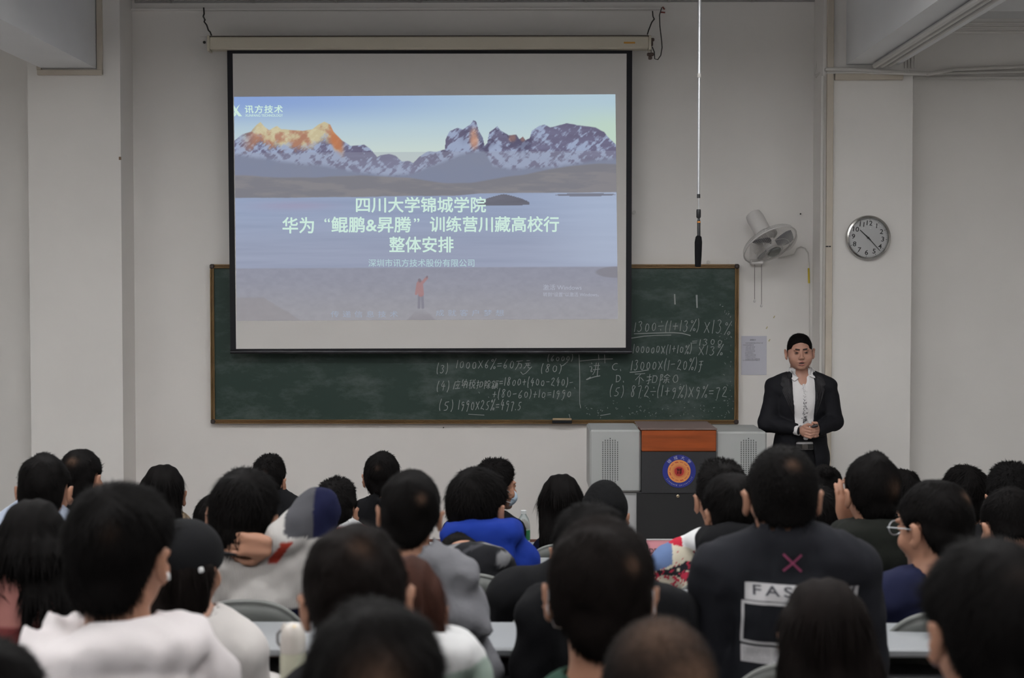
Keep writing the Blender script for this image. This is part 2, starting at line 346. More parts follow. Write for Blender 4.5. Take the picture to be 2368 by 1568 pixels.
# chalk handwriting: small stroke alphabet drawn as thin raised ribbons
def circ(cx, cy, rx, ry, a0=80, a1=430, n=10): return [(cx+rx*math.cos(math.radians(a0+(a1-a0)*i/n)), cy+ry*math.sin(math.radians(a0+(a1-a0)*i/n))) for i in range(n+1)]
G = {
 '0': [circ(.5, .42, .3, .36)], '1': [[(.55, 1), (.45, .0)]], '2': [[(.15, .75), (.35, .98), (.7, .9), (.7, .65), (.1, .05), (.5, .1), (.95, 0)]],
 '3': [[(.15, .9), (.5, 1), (.75, .82), (.4, .58), (.75, .4), (.65, .1), (.3, -.02), (.1, .1)]], '4': [[(.5, 1), (.1, .4), (.9, .42)], [(.65, .75), (.55, -.05)]],
 '5': [[(.35, .85), (.25, .5), (.6, .52), (.75, .25), (.5, 0), (.15, .02)], [(.35, .87), (.85, .95)]], '6': [[(.7, 1), (.25, .5), (.2, .15), (.5, 0), (.75, .2), (.6, .42), (.25, .3)]],
 '7': [[(.1, .85), (.8, .95), (.5, .4), (.45, -.1)]], '8': [[(.8, .9), (.4, 1), (.25, .75), (.7, .35), (.6, .02), (.25, .05), (.25, .35), (.8, .85)]],
 '9': [[(.75, .8), (.45, .95), (.2, .7), (.45, .5), (.75, .75), (.65, .3), (.45, -.15)]], '%': [circ(.3, .9, .16, .13, n=7), [(.95, 1.15), (.15, -.1)], circ(.8, .1, .16, .13, n=7)],
 '+': [[(.1, .45), (.9, .48)], [(.5, .8), (.48, .1)]], '-': [[(.1, .45), (.85, .48)]], '=': [[(.1, .55), (.9, .6)], [(.1, .3), (.9, .33)]],
 'x': [[(.1, .8), (.9, .05)], [(.85, .85), (.15, 0)]], '/': [[(.0, .45), (1, .47)], [(.5, .88), (.54, .74)], [(.5, .2), (.54, .06)]],
 '(': [[(.65, 1.15), (.3, .6), (.35, .1), (.6, -.15)]], ')': [[(.3, 1.15), (.65, .7), (.6, .2), (.25, -.15)]],
 'C': [[(.85, .85), (.5, .95), (.2, .6), (.25, .15), (.6, 0), (.9, .12)]], 'D': [[(.2, .9), (.22, 0)], [(.1, .9), (.6, .85), (.85, .45), (.6, .05), (.15, 0)]],
 ',': [[(.3, .2), (.5, 0)]], '.': [[(.4, .05), (.5, 0)]], 'f': [[(.1, .8), (.9, .85)], [(.55, .85), (.5, -.2), (.2, -.35)], [(.2, .45), (.8, .48)]],
 ' ': [], 'v': [[(0, .4), (.25, .0), (1, 1.1)]],
 '万': [[(.05, .9), (.95, .95)], [(.4, .9), (.35, .4), (.05, -.05)], [(.4, .6), (.85, .62), (.8, .1), (.6, .1)]],
 '元': [[(.3, .95), (.75, .97)], [(.1, .65), (.95, .68)], [(.4, .65), (.3, .3), (.05, 0)], [(.6, .65), (.6, .1), (.95, .05)], [(.3,.35),(.9,.4)]],
 '不': [[(.05, .9), (.95, .95)], [(.55, .9), (.1, .35)], [(.5, .65), (.5, -.05)], [(.6, .6), (.9, .35)]],
 '扣': [[(.0, .7), (.4, .75)], [(.22, 1), (.22, .0), (.1, .1)], [(.0, .35), (.4, .48)], [(.55, .8), (.55, .15)], [(.55, .8), (.95, .82), (.92, .2), (.55, .18)]],
 '除': [[(.1, .95), (.1, -.05)], [(.1, .95), (.35, .9), (.2, .6), (.35, .4), (.12, .35)], [(.7, 1), (.4, .65)], [(.7, 1), (1, .7)], [(.5, .6), (.9, .63)], [(.45, .4), (.98, .43)], [(.7, .6), (.7, .0), (.6, .05)], [(.55, .3), (.42, .1)], [(.82, .3), (.98, .1)]],
 '讲': [[(.1, 1), (.2, .9)], [(.0, .65), (.25, .68), (.2, .2), (.35, .3)], [(.4, .75), (.98, .8)], [(.38, .42), (1, .46)], [(.58, 1), (.55, .3), (.42, .0)], [(.82, 1), (.82, -.1)]],
 '应': [[(.5, 1.05), (.55, .95)], [(.1, .85), (.95, .9)], [(.15, .85), (.0, 0)], [(.35, .55), (.4, .4)], [(.55, .6), (.6, .45)], [(.85, .65), (.6, .1)], [(.2, .08), (1, .1)]],
 '纳': [[(.25, .95), (.05, .6), (.3, .6), (.05, .25), (.35, .3)], [(.45, .75), (.45, 0)], [(.45, .75), (.95, .78), (.92, .0), (.8, .1)], [(.7, 1), (.68, .6), (.5, .3)], [(.7, .5), (.85, .3)]],
 '税': [[(.3, .95), (.05, .85)], [(.0, .65), (.4, .68)], [(.2, .85), (.2, 0)], [(.2, .6), (.0, .3)], [(.55, .95), (.62, .8)], [(.9, 1), (.8, .8)], [(.5, .7), (.5, .4), (.9, .4), (.9, .7), (.5, .7)], [(.62, .4), (.4, 0)], [(.78, .4), (.78, .05), (1, .1)]],
 '额': [[(.25, 1), (.28, .9)], [(.0, .7), (.05, .85), (.5, .85), (.45, .7)], [(.1, .6), (.4, .6), (.05, .2)], [(.15, .45), (.5, .2)], [(.1, .0), (.1, .2), (.42, .2), (.42, 0), (.1, 0)], [(.55, .9), (1, .92)], [(.6, .2), (.6, .7), (.95, .7), (.95, .2)], [(.78, .6), (.75, .2), (.5, -.02)], [(.82, .15), (1, 0)]],
}
CHALK = mat('white_chalk', (.33, .35, .34), .95, spec=.05); CHALK2 = mat('faint_chalk', (.20, .22, .21), .95, spec=.05)
def ribbon(b, pts, w, y):
    "flat stroke (1 mm proud) through board points (x,z)"
    pts = [p for i, p in enumerate(pts) if i == 0 or (abs(p[0]-pts[i-1][0])+abs(p[1]-pts[i-1][1])) > 1e-5]
    V = []; n = len(pts)
    for i, (x, z) in enumerate(pts):
        ax, az = pts[max(i-1, 0)]; bx, bz = pts[min(i+1, n-1)]
        dx, dz = bx-ax, bz-az; l = math.hypot(dx, dz) or 1
        ww = w*(.75+.5*random.random())*.5
        V += [(x-dz/l*ww, y, z+dx/l*ww), (x+dz/l*ww, y, z-dx/l*ww)]
    b.add(V, [(2*i, 2*i+1, 2*i+3, 2*i+2) for i in range(n-1)])
def smoothp(p):
    if len(p) < 3: return p
    q = [p[0]]
    for i in range(len(p)-1):
        a, c = p[i], p[i+1]
        q += [(a[0]*.75+c[0]*.25, a[1]*.75+c[1]*.25), (a[0]*.25+c[0]*.75, a[1]*.25+c[1]*.75)]
    return q+[p[-1]]
YC = YB-.0015
def bpx(px, py): v = wp(px, py, YC); return (v.x-o0.x, v.z-o0.z)
def write(txt, x0, x1, yb, h, slope=0, w=.0046, m=CHALK, name='chalk_writing', wid=None):
    b = MB()
    wid = wid or {'1': .5, '(': .55, ')': .55, ',': .4, '.': .4, ' ': .5}
    ws = [wid.get(ch, 1.25 if ord(ch) > 255 else .95) for ch in txt]; tot = sum(ws); u = x0
    for ch, q in zip(txt, ws):
        cw = (x1-x0)*q/tot; jy = random.uniform(-.06, .06)*h; hs = h*random.uniform(.9, 1.1)
        for st in G[ch]:
            pts = [bpx(u+cw*(.08+.84*p)+(q2*.12)*h, yb+jy-q2*hs+slope*(u-x0)) for p, q2 in [(a[0]+random.uniform(-.03, .03), a[1]+random.uniform(-.03, .03)) for a in st]]
            ribbon(b, smoothp(pts), w, YC-o0.y)
        u += cw
    return b.build(name, m, bb)
def line(strokes, w=.005, m=CHALK, name='chalk_line'):
    for st in strokes:
        b = MB(); ribbon(b, smoothp([bpx(*p) for p in st]), w, YC-o0.y); b.build(name, m, bb)
write('1300/(1+13%)', 1463, 1618, 768, 24, -.02); write('x13%', 1624, 1690, 772, 28, -.02)
line([[(1466, 772), (1520, 770), (1570, 769), (1597, 776)], [(1460, 782), (1500, 776), (1552, 775)]], .006, name='chalk_underline')
write('=1300', 1597, 1672, 799, 15, -.02); write('100000x(1+10%)', 1461, 1600, 817, 20, 0); write('x13%', 1612, 1672, 822, 23, -.03)
write('C,', 1410, 1440, 857, 19); write('13000x(1-20%)f', 1456, 1626, 856, 24, -.01)
line([[(1456, 861), (1475, 860), (1500, 855)]], .006, name='chalk_underline')
write('D,', 1420, 1446, 884, 17); write('不扣除0', 1463, 1572, 888, 24)
write('(5)', 1407, 1444, 915, 22); write('872/(1+9%)x9%=72', 1455, 1682, 917, 26, .01)
write('(3)', 1007, 1037, 862, 20); write('1000x6%=60万元', 1052, 1228, 853, 21, 0); line([[(1204, 860), (1211, 868), (1230, 848)], [(1295, 842), (1299, 848), (1313, 836)]])
write('(80)', 1248, 1300, 862, 18); write('(6000)', 1264, 1326, 835, 14)
write('(4)', 1007, 1040, 903, 22); write('应纳税扣除额', 1047, 1152, 899, 21, w=.0045); write('=1800+(400-240)-', 1152, 1326, 893, 19, 0)
write('+(80-60)+10=1990', 1136, 1322, 920, 19, 0); write('(5)', 1012, 1050, 948, 20); write('1990x25%=497.5', 1057, 1206, 948, 22, 0)
write('讲', 1358, 1388, 866, 30)
line([[(1388, 869), (1372, 872), (1352, 880), (1366, 872)]], .006)
line([[(1339, 820), (1341, 870), (1340, 930), (1343, 944)]], .005, name='chalk_divider'); line([[(1341, 835), (1380, 831), (1417, 830)], [(1384, 820), (1385, 833)], [(1398, 820), (1399, 840)]])
line([[(1560, 680), (1561, 704)], [(1611, 682), (1612, 712)]], .011, name='chalk_tick')
line([[(1316, 958), (1318, 966)], [(1083, 958), (1120, 960)], [(1388, 961), (1412, 957)]], .004)
b = MB()
for i in range(150):
    if i % 3: px, py = random.uniform(1350, 1695), random.gauss(948, 14)
    else: px, py = random.gauss(1685, 10), random.uniform(700, 965)
    if i % 10 == 0: px, py = random.uniform(1000, 1690), random.uniform(880, 965)
    if px > 1696 or py > 966: continue
    a = random.uniform(0, 3.14); l = random.uniform(1, 5)
    ribbon(b, [bpx(px, py), bpx(px+l*math.cos(a), py+l*math.sin(a))], random.uniform(.003, .007), YC-o0.y)
b.build('chalk_dust', CHALK2, bb)['kind'] = 'stuff'
# eraser on the lower rail
er = empty('board_eraser', (wx(1300, 11.22), 11.235, bz0+.002), 'black felt board eraser with pale wooden back on the lower chalkboard rail', 'eraser')
er.location.z = wz(975, 11.22)
hx = (wx(1324, 11.22)-wx(1278, 11.22))/2
box('felt_pad', -hx, hx, -.025, .005, -.012, .008, mat('black_felt', (.012, .012, .014), .95), er, .003)
box('wooden_back', -hx+.003, hx-.003, -.022, .004, .009, .026, mat('pale_wood', (.42, .32, .2), .6), er, .004)
# ================================================================== projection screen
YS = 11.12
sc = empty('projection_screen', (wx(993, YS), YS, wz(100, YS)), 'large white pull-down projector screen with black border showing a mountain lake slide', 'screen')
s0 = L0(sc)
def sq(name, cs, y, m, th=.002, par=sc):
    "flat panel through 4 pixel corners (tl,tr,br,bl), thickness th backwards"
    P = [wp(px, py, y) for px, py in cs]; V = [(p.x-s0.x, y-s0.y, p.z-s0.z) for p in P]+[(p.x-s0.x, y+th-s0.y, p.z-s0.z) for p in P]
    return mesh_obj(name, V, [(3, 2, 1, 0), (4, 5, 6, 7), (0, 1, 5, 4), (1, 2, 6, 5), (2, 3, 7, 6), (3, 0, 4, 7)], m, par)
BLK = mat('black_screen_border', (.008, .008, .012), .6, spec=.3)
sq('border_cloth', [(525, 112), (1462, 117), (1460, 812), (533, 812)], YS+.003, BLK)
sq('screen_cloth', [(538, 124), (1449, 124), (1447, 804), (546, 807)], YS, mat('matt_screen_fabric', (.72, .70, .68), .9, spec=.1, noise=(1.2, .02, (1, 1, 1))))
CASE = mat('cream_screen_case', (.60, .55, .45), .5, noise=(5, .04, (.3, 1, 1)))
cz1, cz0 = wz(84, YS-.05), wz(113, YS-.05); cx0, cx1 = wx(489, YS-.05), wx(1498, YS-.05)
MB().box(cx0-s0.x, cx1-s0.x, -.055, .06, cz0-s0.z, cz1-s0.z, .008).build('case', CASE, sc)
DKM = mat('dark_rusty_metal', (.06, .045, .035), .5, metal=.5)
box('end_cap', cx0-.02-s0.x, cx0-s0.x, -.05, .055, cz0-.012-s0.z, cz1+.012-s0.z, CASE, sc, .004)
box('end_cap', cx1-s0.x, cx1+.02-s0.x, -.05, .055, cz0-.008-s0.z, cz1+.006-s0.z, CASE, sc, .004)
box('top_lip', cx0-s0.x, cx1-s0.x, -.045, .05, cz1-s0.z, cz1+.008-s0.z, DKM, sc)
o = box('warning_sticker', wx(1441, YS-.06)-s0.x, wx(1467, YS-.06)-s0.x, -.0575, -.0555, wz(101, YS-.06)-s0.z, wz(97, YS-.06)-s0.z, mat('orange_sticker', (.55, .27, .03), .5), sc)
MB().tube([(wx(533, YS)-s0.x, 0, wz(814, YS)-s0.z), (wx(1461, YS)-s0.x, 0, wz(814, YS)-s0.z)], .014, 12).build('bottom_bar', mat('black_bar', (.03, .03, .035), .35, metal=.4, noise=(30, .6, (.3, 1, 1))), sc, True)
# the slide, as coloured light on the cloth
def vnoise(U, V, seed, oct=5, fx=8., fy=8.):
    r = np.random.default_rng(seed); out = 0; a = 1.; tot = 0
    for k in range(oct):
        g_ = r.random((64, 64)); x = (U*fx) % 63; y = (V*fy) % 63; xi = x.astype(int); yi = y.astype(int); fxx = x-xi; fyy = y-yi
        fxx = fxx*fxx*(3-2*fxx); fyy = fyy*fyy*(3-2*fyy); x2 = (xi+1) % 64; y2 = (yi+1) % 64
        out = out+a*((g_[yi, xi]*(1-fxx)+g_[yi, x2]*fxx)*(1-fyy)+(g_[y2, xi]*(1-fxx)+g_[y2, x2]*fxx)*fyy); tot += a; a *= .55; fx *= 2; fy *= 2
    return out/tot
NX, NY = 620, 366
pxs = np.linspace(541, 1427, NX); pys = np.linspace(219, 741, NY); PX, PY = np.meshgrid(pxs, pys)
U = (PX-541)/886; Vv = (PY-219)/522
def c3(*c): return np.array(c, float)
def mix(a, b, t): return a*(1-t[..., None])+b*t[..., None]
def ss(a, b, x): t = np.clip((x-a)/(b-a), 0, 1); return t*t*(3-2*t)
Z0 = np.zeros_like(PX)
sky = mix(np.broadcast_to(c3(132, 160, 214), PX.shape+(3,)), np.broadcast_to(c3(172, 198, 212), PX.shape+(3,)), ss(0, 1, U*1.05))
sky = mix(sky, np.broadcast_to(c3(182, 205, 214), PX.shape+(3,)), ss(225, 300, PY)*.8)
sky = mix(sky, np.broadcast_to(c3(205, 218, 205), PX.shape+(3,)), ss(270, 375, PY)*.85)
sky = mix(sky, np.broadcast_to(c3(188, 214, 188), PX.shape+(3,)), ss(1200, 1425, PX)*ss(230, 300, PY)*.7)
ridge = [(541, 320), (560, 306), (580, 300), (592, 286), (602, 279), (612, 290), (622, 297), (632, 292), (640, 288), (650, 296), (675, 297), (700, 299), (722, 296), (738, 284), (750, 279), (764, 285), (772, 303), (790, 320), (810, 334), (830, 333), (842, 331), (855, 340), (872, 362), (880, 358), (900, 355), (915, 358), (930, 371), (945, 370), (956, 375), (970, 362), (990, 350), (1010, 349), (1030, 344), (1031, 322), (1040, 304), (1060, 294), (1072, 298), (1090, 287), (1096, 277), (1103, 280), (1108, 300), (1118, 318), (1122, 336), (1128, 330), (1133, 306), (1152, 292), (1160, 302), (1178, 312), (1196, 310), (1203, 322), (1211, 315), (1217, 324), (1227, 319), (1232, 303), (1250, 292), (1262, 289), (1275, 296), (1300, 290), (1313, 286), (1340, 291), (1380, 296), (1400, 306), (1415, 325), (1427, 338)]
rx, rz = zip(*ridge)
N1 = vnoise(U, Vv, 3, 6, 22, 14); N2 = vnoise(U, Vv, 5, 6, 9, 30); N3 = vnoise(U+Vv*.55, Vv, 11, 5, 100, 36)*.55+vnoise(U-Vv*.45, Vv, 12, 5, 60, 30)*.45
RY = np.interp(PX, rx, rz)+(N1-.5)*7
dep = PY-RY
rock = mix(np.broadcast_to(c3(94, 88, 112), PX.shape+(3,)), np.broadcast_to(c3(120, 120, 150), PX.shape+(3,)), N2)
snow = ss(.47, .60, N3+.03*np.sin(PX*.09)+ss(8, 50, dep)*.09-ss(1230, 1320, PX)*.05)
mtn = mix(rock, np.broadcast_to(c3(160, 176, 206), PX.shape+(3,)), snow*.85)
left = ss(545, 600, PX)*(1-ss(770, 800, PX))
gl = left*(1-ss(26, 48, dep+(N3-.5)*50)); mtn = mix(mtn, mix(np.broadcast_to(c3(214, 200, 152), PX.shape+(3,)), np.broadcast_to(c3(186, 128, 96), PX.shape+(3,)), ss(.45, .6, N1)), gl*.85)
mtn = mix(mtn, np.broadcast_to(c3(196, 120, 78), PX.shape+(3,)), ss(756, 772, PX)*(1-ss(785, 800, PX))*(1-ss(20, 50, dep))*.8)
for (cx_, cy_, rx_, ry_) in ((1098, 320, 11, 24), (1187, 318, 9, 10), (1211, 321, 6, 7)):
    mtn = mix(mtn, np.broadcast_to(c3(206, 150, 122), PX.shape+(3,)), np.exp(-(((PX-cx_)/rx_)**2+((PY-cy_)/ry_)**2)**2)*.85)
mtn = mix(mtn, np.broadcast_to(c3(70, 66, 92), PX.shape+(3,)), ss(1040, 1120, PX)*(1-ss(1225, 1240, PX))*(1-ss(20, 45, dep))*.45*(N1 > .48))
foot_l = 362+(N1-.5)*10+np.interp(PX, [541, 640, 720, 800, 870, 950, 1000, 1070, 1120, 1140, 1180, 1300, 1427], [-8, 8, 15, 30, 42, 42, 20, -6, -14, 20, 30, 24, 4])
low = mix(np.broadcast_to(c3(112, 122, 150), PX.shape+(3,)), np.broadcast_to(c3(118, 124, 146), PX.shape+(3,)), N1)
body = mix(mtn, low, ss(-8, 6, PY-foot_l))
hills = 404+(vnoise(U, Z0, 8, 3, 6, 1)-.5)*14-ss(1180, 1400, PX)*22-ss(600, 541, PX)*0+ss(900, 1050, PX)*(1-ss(1050, 1200, PX))*16
body = mix(body, mix(np.broadcast_to(c3(112, 109, 112), PX.shape+(3,)), np.broadcast_to(c3(126, 120, 118), PX.shape+(3,)), ss(.4, .6, N2)), ss(-2, 3, PY-hills))
img = mix(sky, body, ss(-1.2, 1.2, dep))
img = np.where((PY > 350)[..., None], img*.66+c3(150, 155, 174)*.34, img)      # rolling brightness band of the projector
shore = np.interp(PX, [541, 760, 900, 1050, 1110, 1300, 1427], [455, 454, 453, 452, 447, 447, 447])+(N1-.5)*3
wat = mix(np.broadcast_to(c3(146, 160, 190), PX.shape+(3,)), np.broadcast_to(c3(150, 158, 182), PX.shape+(3,)), ss(455, 600, PY))
wat = wat+(vnoise(U, Vv, 21, 5, 4, 50)[..., None]-.5)*14
wat = mix(wat, np.broadcast_to(c3(176, 190, 214), PX.shape+(3,)), ss(1150, 1427, PX)*(1-ss(600, 640, PY))*.55)
wat = mix(wat, np.broadcast_to(c3(158, 150, 178), PX.shape+(3,)), np.exp(-(((PX-680)/90)**2+((PY-474)/10)**2))*.6)
img = mix(img, wat, ss(-1, 1, PY-shore))
isl = np.maximum(0, 1-np.abs((PX-1165)/60))**.6*22
img = mix(img, np.broadcast_to(c3(104, 104, 116), PX.shape+(3,))+(N2[..., None]-.5)*20, ((PY > 471-isl) & (PY < 474+isl*.1) & (isl > 1)).astype(float)*.95)
img = mix(img, np.broadcast_to(c3(112, 112, 124), PX.shape+(3,)), ((np.abs(PX-1355) < 70) & (np.abs(PY-452) < 3.5*np.sqrt(np.maximum(0, 1-((PX-1355)/70)**2)))).astype(float)*.8)
b2 = mix(np.broadcast_to(c3(140, 142, 158), PX.shape+(3,)), np.broadcast_to(c3(150, 149, 156), PX.shape+(3,)), ss(618, 741, PY))+(vnoise(U, Vv, 31, 3, 60, 60)[..., None]-.5)*9
img = mix(img, b2+3, ss(617, 621, PY))
def blob(m_, col, a): 
    global img
    img = mix(img, np.broadcast_to(c3(*col), PX.shape+(3,)), np.clip(m_, 0, 1)*a)
blob(ss(2, -2, np.hypot((PX-1425)/48, (PY-632)/13)*20-20), (128, 126, 134), .7)
blob(ss(1, -3, (PX-541)/80*30+(688-PY)*.9+ (PY-700)*.3-22+(N1-.5)*8)*ss(684, 690, PY), (144, 139, 141), .5)
# small red-jacketed traveller with a raised arm on a rock
def seg(x0, y0, x1, y1, r):
    t = np.clip(((PX-x0)*(x1-x0)+(PY-y0)*(y1-y0))/((x1-x0)**2+(y1-y0)**2), 0, 1)
    return ss(r+1, r-1, np.hypot(PX-x0-t*(x1-x0), PY-y0-t*(y1-y0)))
blob(ss(742, 712, 742-(PY-712)) * ss(34, 26, np.abs(PX-970)*30/(np.maximum(PY-708, 1))), (136, 132, 138), .6)
blob(np.maximum(seg(966, 685, 965, 712, 3.2), seg(973, 685, 974, 712, 3.2)), (124, 122, 136), .7)
blob(np.maximum.reduce([seg(968, 656, 970, 680, 7), seg(974, 654, 984, 643, 3.2), seg(963, 656, 959, 680, 3)]), (168, 122, 122), .8)
blob(np.maximum(seg(967, 648, 968, 650, 3.6), seg(984, 642, 985, 640, 2)), (124, 112, 122), .8)
gr = img.mean(-1, keepdims=True); img = np.clip(gr+(img-gr)*.9, 0, 255)
quad = [(541, 224), (1423, 218), (1429, 738), (547, 742)]
QX = (quad[0][0]*(1-U)+quad[1][0]*U)*(1-Vv)+(quad[3][0]*(1-U)+quad[2][0]*U)*Vv
QY = (quad[0][1]*(1-U)+quad[1][1]*U)*(1-Vv)+(quad[3][1]*(1-U)+quad[2][1]*U)*Vv
A = wp(0, 0, YS); Bv = wp(2368, 0, YS); Cc = wp(0, 1568, YS)
# (plane y = YS seen through the pinhole: solve per vertex)
r = np.array(CR); dx = (QX-1184)/F_PX; dz = -(QY-784)/F_PX
vx = r[0, 0]*dx+r[0, 1]*dz-r[0, 2]; vy = r[1, 0]*dx+r[1, 1]*dz-r[1, 2]; vz = r[2, 0]*dx+r[2, 1]*dz-r[2, 2]
YSL = YS-.0015; tt = YSL/vy
SV = np.stack([vx*tt-s0.x, np.full_like(vx, YSL-s0.y), CAMZ+vz*tt-s0.z], -1).reshape(-1, 3)
ii = np.arange(NX*NY).reshape(NY, NX)
SF = np.stack([ii[1:, :-1], ii[1:, 1:], ii[:-1, 1:], ii[:-1, :-1]], -1).reshape(-1, 4)
def np_mesh(name, V, Fq):
    me = bpy.data.meshes.new(name); V = np.ascontiguousarray(V, np.float32); Fq = np.ascontiguousarray(Fq, np.int32)
    k = Fq.shape[1]; me.vertices.add(len(V)); me.vertices.foreach_set('co', V.ravel())
    me.loops.add(Fq.size); me.loops.foreach_set('vertex_index', Fq.ravel()); me.polygons.add(len(Fq))
    me.polygons.foreach_set('loop_start', np.arange(0, Fq.size, k, dtype=np.int32)); me.update(calc_edges=True); return me
def set_col(me, name, colr):
    ca = me.color_attributes.new(name, 'FLOAT_COLOR', 'POINT'); a = np.ones((len(colr), 4), np.float32); a[:, :3] = colr; ca.data.foreach_set('color', a.ravel())
def nlin(c): c = np.asarray(c)/255.; return np.where(c <= .04045, c/12.92, ((c+.055)/1.055)**2.4)
me = np_mesh('projected_slide', SV, SF); set_col(me, 'slide', nlin(img.reshape(-1, 3)))
slide = link('projected_slide', me, emat('slide_light', (0, 0, 0), 'slide'), sc)
MINT = emat('mint_letter_light', srgb(204, 232, 220)); MINT2 = emat('pale_letter_light', srgb(178, 206, 210))
FAINT = emat('faint_letter_light', srgb(156, 166, 184)); FAINT2 = emat('window_notice_light', srgb(172, 176, 190))
def stext(t, x0, x1, y0, y1, m, bold=0, spacing=1, name='slide_lettering'):
    y = YS-.0035; a = wp(x0, y1, y); c = wp(x1, y0, y)
    return text_fit(t, a.x, c.x, a.z, c.z, y, m, name, sc, bold, tuple(s0), spacing)
stext('四川大学锦城学院', 823, 1124, 455, 492, MINT, .018, name='slide_title')
stext('华为', 653, 726, 502, 540, MINT, .018, name='slide_title'); stext('“', 750, 763, 505, 514, MINT, .01, name='slide_title')
stext('鲲鹏&昇腾', 766, 951, 501, 538, MINT, .018, name='slide_title'); stext('”', 957, 970, 505, 514, MINT, .01, name='slide_title'); stext('训练营川藏高校行', 994, 1293, 500, 537, MINT, .018, name='slide_title')
stext('整体安排', 900, 1049, 547, 584, MINT, .018, name='slide_title')
stext('深圳市讯方技术股份有限公司', 852, 1097, 599, 617, MINT2, .006, name='slide_subtitle')
stext('讯方技术', 566, 654, 243, 262, MINT, .02, 1.15, name='slide_company_name'); stext('XUNFANG TECHNOLOGY', 567, 654, 264, 270, MINT, .012, name='slide_company_name')
b = MB()
for pts in (((541, 243), (546, 252), (560, 269), (552, 269), (541, 256)), ((555, 241), (550, 250), (542, 269), (541, 262), (548, 248)), ((541, 263), (545, 262), (547, 265), (543, 269), (541, 269))):
    n0 = len(b.v); b.v += [tuple(wp(px, py, YS-.0037)-s0) for px, py in pts]; b.f.append(tuple(range(n0, n0+len(pts)))[::-1])
b.build('slide_logo_mark', MINT, sc)
stext('传递信息技术', 765, 920, 719, 734, FAINT, 0, 1.7); stext('成就客户梦想', 1008, 1165, 716, 731, FAINT, 0, 1.7)
stext('激活 Windows', 1256, 1345, 658, 671, FAINT2, 0); stext('转到“设置”以激活 Windows。', 1256, 1385, 676, 686, FAINT2, 0)
# hanging wires of the case
WIRE = mat('dark_wire', (.03, .028, .025), .6)
def wire(pts, r, label, name='hanging_wire', cat='wire', m=WIRE, d=YS-.02):
    return tag(MB().tube([wp(p[0], p[1], p[2] if len(p) > 2 else d) for p in pts], r, 6).build(name, m, None, True), label, cat)
wire([(471, 18, DW-.03), (472, 32, DW-.05), (470, 38, DW-.05), (474, 46), (472, 50), (478, 58), (482, 70), (486, 74), (489, 82)], .006, 'twisted dark wire holding up the left end of the screen case')
wire([(1509, 26, DW-.03), (1510, 38, DW-.05), (1513, 44), (1507, 52), (1500, 70), (1497, 80)], .005, 'twisted dark wire holding up the right end of the screen case')
wire([(1530, 18, DW-.03), (1525, 35), (1526, 60), (1530, 95), (1531, 110), (1528, 128), (1521, 138), (1514, 136), (1513, 120), (1508, 108)], .004, 'loose looping brown cable beside the right end of the screen case', 'loose_cable', 'cable')
b = MB(); 
for s in ((1500, 88, 1513, 96), (1501, 96, 1510, 107), (1496, 122, 1512, 130), (1499, 130, 1508, 138)):
    p = wp(s[0], s[3], YS-.03); q = wp(s[2], s[1], YS-.03); b.box(p.x, q.x, YS-.045, YS-.02, p.z, q.z, .006)
b.tube([wp(1505, 105, YS-.03), wp(1506, 124, YS-.03)], .003, 5)
tag(b.build('screen_switch', mat('rusty_dark_switch', (.09, .06, .05), .7)), 'broken rusty pull switch dangling beside the right end of the screen case', 'switch')
b = MB().tube([wp(1532, 16, DW-.03), wp(1537, 22, DW-.03)], .006, 6); b.tube([wp(1527, 28, DW-.03), wp(1538, 29, DW-.03)], .006, 6)
tag(b.build('wire_connector', mat('dull_red_tape', (.25, .06, .05), .6)), 'two dull red taped wire ends under the ceiling right of the screen', 'wire')
def nail(px, py, label, d=DW, r=.006, m=WIRE):
    p = wp(px, py, d)
    b = MB().tube([(p.x, DW, p.z), (p.x, DW-.02, p.z)], r*.5, 6).tube([(p.x, DW-.02, p.z), (p.x, DW-.026, p.z)], r, 8)
    tag(b.build('nail', m), label, 'nail')
nail(474, 99, 'dark nail in the wall left of the screen case', r=.011); nail(1850, 495, 'dark nail in the wall above the fan')
nail(1466, 491, 'pale hook in the wall just right of the screen border', m=WH, r=.014); nail(1026, 988, 'small nail under the chalkboard below its middle', r=.005)
nail(1637, 606, 'pale hook on top of the chalkboard frame near its right end', m=WH, r=.012)
# ================================================================== hanging microphone
YM = 9.0; mc = empty('boom_microphone', tuple(wp(1615, 617, YM)), 'black microphone hung upside down on a long silver telescopic pole from the ceiling', 'microphone')
m0 = L0(mc)
def mp_(px, py): return wp(px, py, YM)-m0
SIL = mat('brushed_silver_tube', (.62, .63, .65), .3, metal=.8); BKP = mat('black_plastic', (.012, .012, .014), .45)
zc = CEIL-m0.z
pt = mp_(1618, 0); pc = mp_(1617, 175)
MB().tube([(pt.x, 0, zc), (pc.x, 0, pc.z)], .0105, 12).build('upper_pole', SIL, mc, True)
MB().tube([(pc.x, 0, pc.z), (mp_(1615.5, 450).x, 0, mp_(0, 450).z)], .0078, 12).build('lower_pole', SIL, mc, True)
MB().tube([(pc.x, 0, pc.z+.012), (pc.x, 0, pc.z-.012)], .013, 12).build('pole_collar', WH, mc, True)
def mt(name, segs, m=BKP): 
    b = MB(); 
    P = [mp_(a, c) for a, c, _ in segs]; b.tube([(p.x, 0, p.z) for p in P], [q[2] for q in segs], 12); return b.build(name, m, mc, True)
mt('pole_clamp', [(1615.5, 449, .010), (1615.5, 458, .010)]); mt('thin_rod', [(1616, 458, .003), (1616, 486, .003)], SIL)
mt('shock_mount', [(1615.5, 484, .012), (1615.5, 488, .014), (1615.5, 502, .014), (1615.5, 505, .009)])
mt('microphone_body', [(1616, 505, .006), (1616, 512, .010), (1616, 545, .010)]); mt('orange_ring', [(1616, 512, .0108), (1616, 515, .0108)], mat('orange_paint', (.6, .2, .02), .4))
